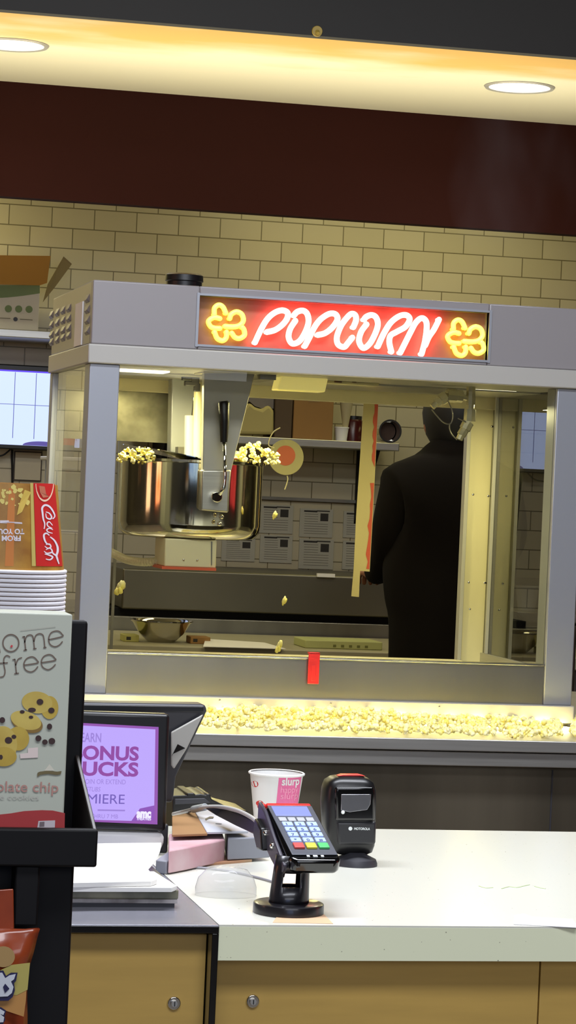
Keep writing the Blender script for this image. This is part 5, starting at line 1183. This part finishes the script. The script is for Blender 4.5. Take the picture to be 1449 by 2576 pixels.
dec('pale_pink_mark', z1p([(300, 1470), (410, 1460), (410, 1570), (220, 1580), (215, 1530), (300, 1520)]), mat('faint_pink_print', (212, 196, 190), .6), .0006)
RB = mat('red_foot_print', (160, 46, 46), .5)
dec('red_foot', [(-300, 2090), (-300, 2068)]+z1p([(0, 2185), (120, 2172), (260, 2148), (450, 2138), (570, 2142), (700, 2170)])+[(162.5, 2083), (162, 2098), (-300, 2105)], RB, .0006)
dec('printed_badge', z1p([(415, 2255), (595, 2248), (592, 2325), (402, 2330)]), mat('pale_badge', (190, 180, 184), .6), .0010)
dec('badge_mark', z1p([(430, 2265), (480, 2262), (478, 2312), (425, 2315)]), mat('badge_grey', (110, 96, 100), .6), .0013)
kx = YX/6500
PKT = mat('pinkish_brown_ink', (172, 128, 118), .6)
e0 = P(146, 1993, YX); wch = 236*kx
lettering('chocolate chip', .0128, lambda u, v: Vector((e0.x-wch+u, YX-.0009, e0.z+v)), PKT, bxo, width=wch, bold=.0001)
e1 = P(97, 2012, YX); wc2 = 200*kx
lettering('gluten free cookies', .0070, lambda u, v: Vector((e1.x-wc2+u, YX-.0009, e1.z+v)), mat('grey_line_ink', (176, 174, 164), .6), bxo, width=wc2)
# candy bag
YBg = YG-.004
bag_pts = [(-160, 2250), (34, 2236), (36, 2330), (101, 2333), (90, 2375), (80, 2420), (76, 2450), (70, 2495), (71, 2530), (70, 2640), (-160, 2640)]
bg = T('candy_bag', (P(-50, 2400, YBg).x, YBg, P(0, 2640, YBg).z), 'glossy red and orange candy bag with white outlined letters hanging on the rack', 'candy bag')
FOIL = mat('red_orange_foil', (96, 30, 16), .28, c2=(150, 64, 30), scale=14, coat=.4)
b = MB(); nx, ny = 14, 24; rows = []
for j in range(ny+1):
    y = 2336+j*(2640-2336)/ny; k_ = 0; xr_ = 101-(y-2333)*.26 if y < 2460 else 69
    row = []
    for i in range(nx+1):
        x = -160+(xr_+160)*i/nx; u = i/nx; v = j/ny
        p = P(x, y, YBg-.016*math.sin(math.pi*min(1, u*1.0))**.6*min(1, v*4+.1)); p.y += noise.noise(Vector((x*.02, y*.02, 0)))*.004; row.append(b.b.verts.new(p))
    rows.append(row)
for j in range(ny):
    for i in range(nx): b.b.faces.new((rows[j][i], rows[j+1][i], rows[j+1][i+1], rows[j][i+1]))
o = b.build('bag_front', FOIL, bg, smooth=True); md = o.modifiers.new('solid', 'SOLIDIFY'); md.thickness = -.004
MB().prism([P(x, y, YBg+.002) for x, y in ((-160, 2250), (34, 2236), (36, 2338), (-160, 2345))], (0, .002, 0)).build('hang_header', FOIL, bg, bevel=.001)
def bdec(name, pts, m, off=.021): return MB().prism([P(x, y, YBg-off) for x, y in pts], (0, -.0005, 0)).build(name, m, bg)
def z7(L): return [(x/7.235, 2220+y/7.235) for x, y in L]
bdec('yellow_swoosh', z7([(-200, 1700), (200, 1500), (545, 1460), (500, 1950), (300, 2050), (-200, 2000)]), mat('lime_yellow_print', (168, 156, 84), .35), .0175)
bdec('tan_candy', z7(ell(60, 1350, 210, 190)), mat('tan_candy_print', (158, 128, 80), .35), .018)
bdec('orange_swoosh', z7([(-200, 2050), (300, 2020), (480, 1960), (470, 2150), (430, 2440), (100, 2330), (-200, 2200)]), mat('orange_print', (176, 128, 70), .35), .0172)
NAVY = mat('navy_outline', (28, 26, 66), .4); LW = mat('white_candy_letter', (190, 194, 202), .4)
sL = z7([(-260, 2150), (-260, 1620), (60, 1600), (110, 1700), (200, 1640), (320, 1640), (290, 1790), (255, 1830), (270, 1960), (230, 2080), (150, 2150)])
bdec('letter_outline', sL, NAVY, .0205)
bdec('candy_letter', z7([(-260, 2090), (-260, 1650), (40, 1640), (95, 1740), (170, 1690), (285, 1665), (255, 1760), (200, 1800), (245, 1900), (215, 2010), (140, 2070)]), LW, .0215)
bdec('letter_counter', z7([(95, 1840), (170, 1930), (90, 2010), (55, 1900)]), NAVY, .0222)
bdec('letter_outline', z7([(-260, 2250), (20, 2270), (110, 2330), (80, 2440), (95, 2500), (40, 2600), (-260, 2600)]), NAVY, .0205)
bdec('candy_letter', z7([(-260, 2290), (0, 2300), (85, 2350), (60, 2410), (0, 2390), (75, 2450), (60, 2540), (-260, 2560)]), LW, .0215)

# faint steam wisp drifting above the right of the machine
vc = P(1290, 455, 6.2)
m = bpy.data.materials.new('thin_steam'); m.use_nodes = True; nt = m.node_tree; nt.nodes.clear(); L = nt.links.new
o_ = nt.nodes.new('ShaderNodeOutputMaterial'); vs_n = nt.nodes.new('ShaderNodeVolumeScatter'); tc = nt.nodes.new('ShaderNodeTexCoord'); mp = nt.nodes.new('ShaderNodeMapping'); nz = nt.nodes.new('ShaderNodeTexNoise')
mp.inputs['Scale'].default_value = (7, 7, 3); nz.inputs['Scale'].default_value = 1; nz.inputs['Detail'].default_value = 2
cr = nt.nodes.new('ShaderNodeMapRange'); cr.inputs[1].default_value = .46; cr.inputs[2].default_value = .75; cr.inputs[3].default_value = 0; cr.inputs[4].default_value = .30
L(tc.outputs['Object'], mp.inputs[0]); L(mp.outputs[0], nz.inputs['Vector']); L(nz.outputs['Fac'], cr.inputs[0]); L(cr.outputs[0], vs_n.inputs['Density']); L(vs_n.outputs[0], o_.inputs['Volume'])
vs_n.inputs['Color'].default_value = (.85, .85, 1, 1)
st_ = MB().ball(vc, 1, 3, (.17, .15, .24)).build('steam_wisp', m)
st_['kind'] = 'stuff'; st_['label'] = 'very faint pale steam drifting in front of the maroon band at right'; st_['category'] = 'steam'
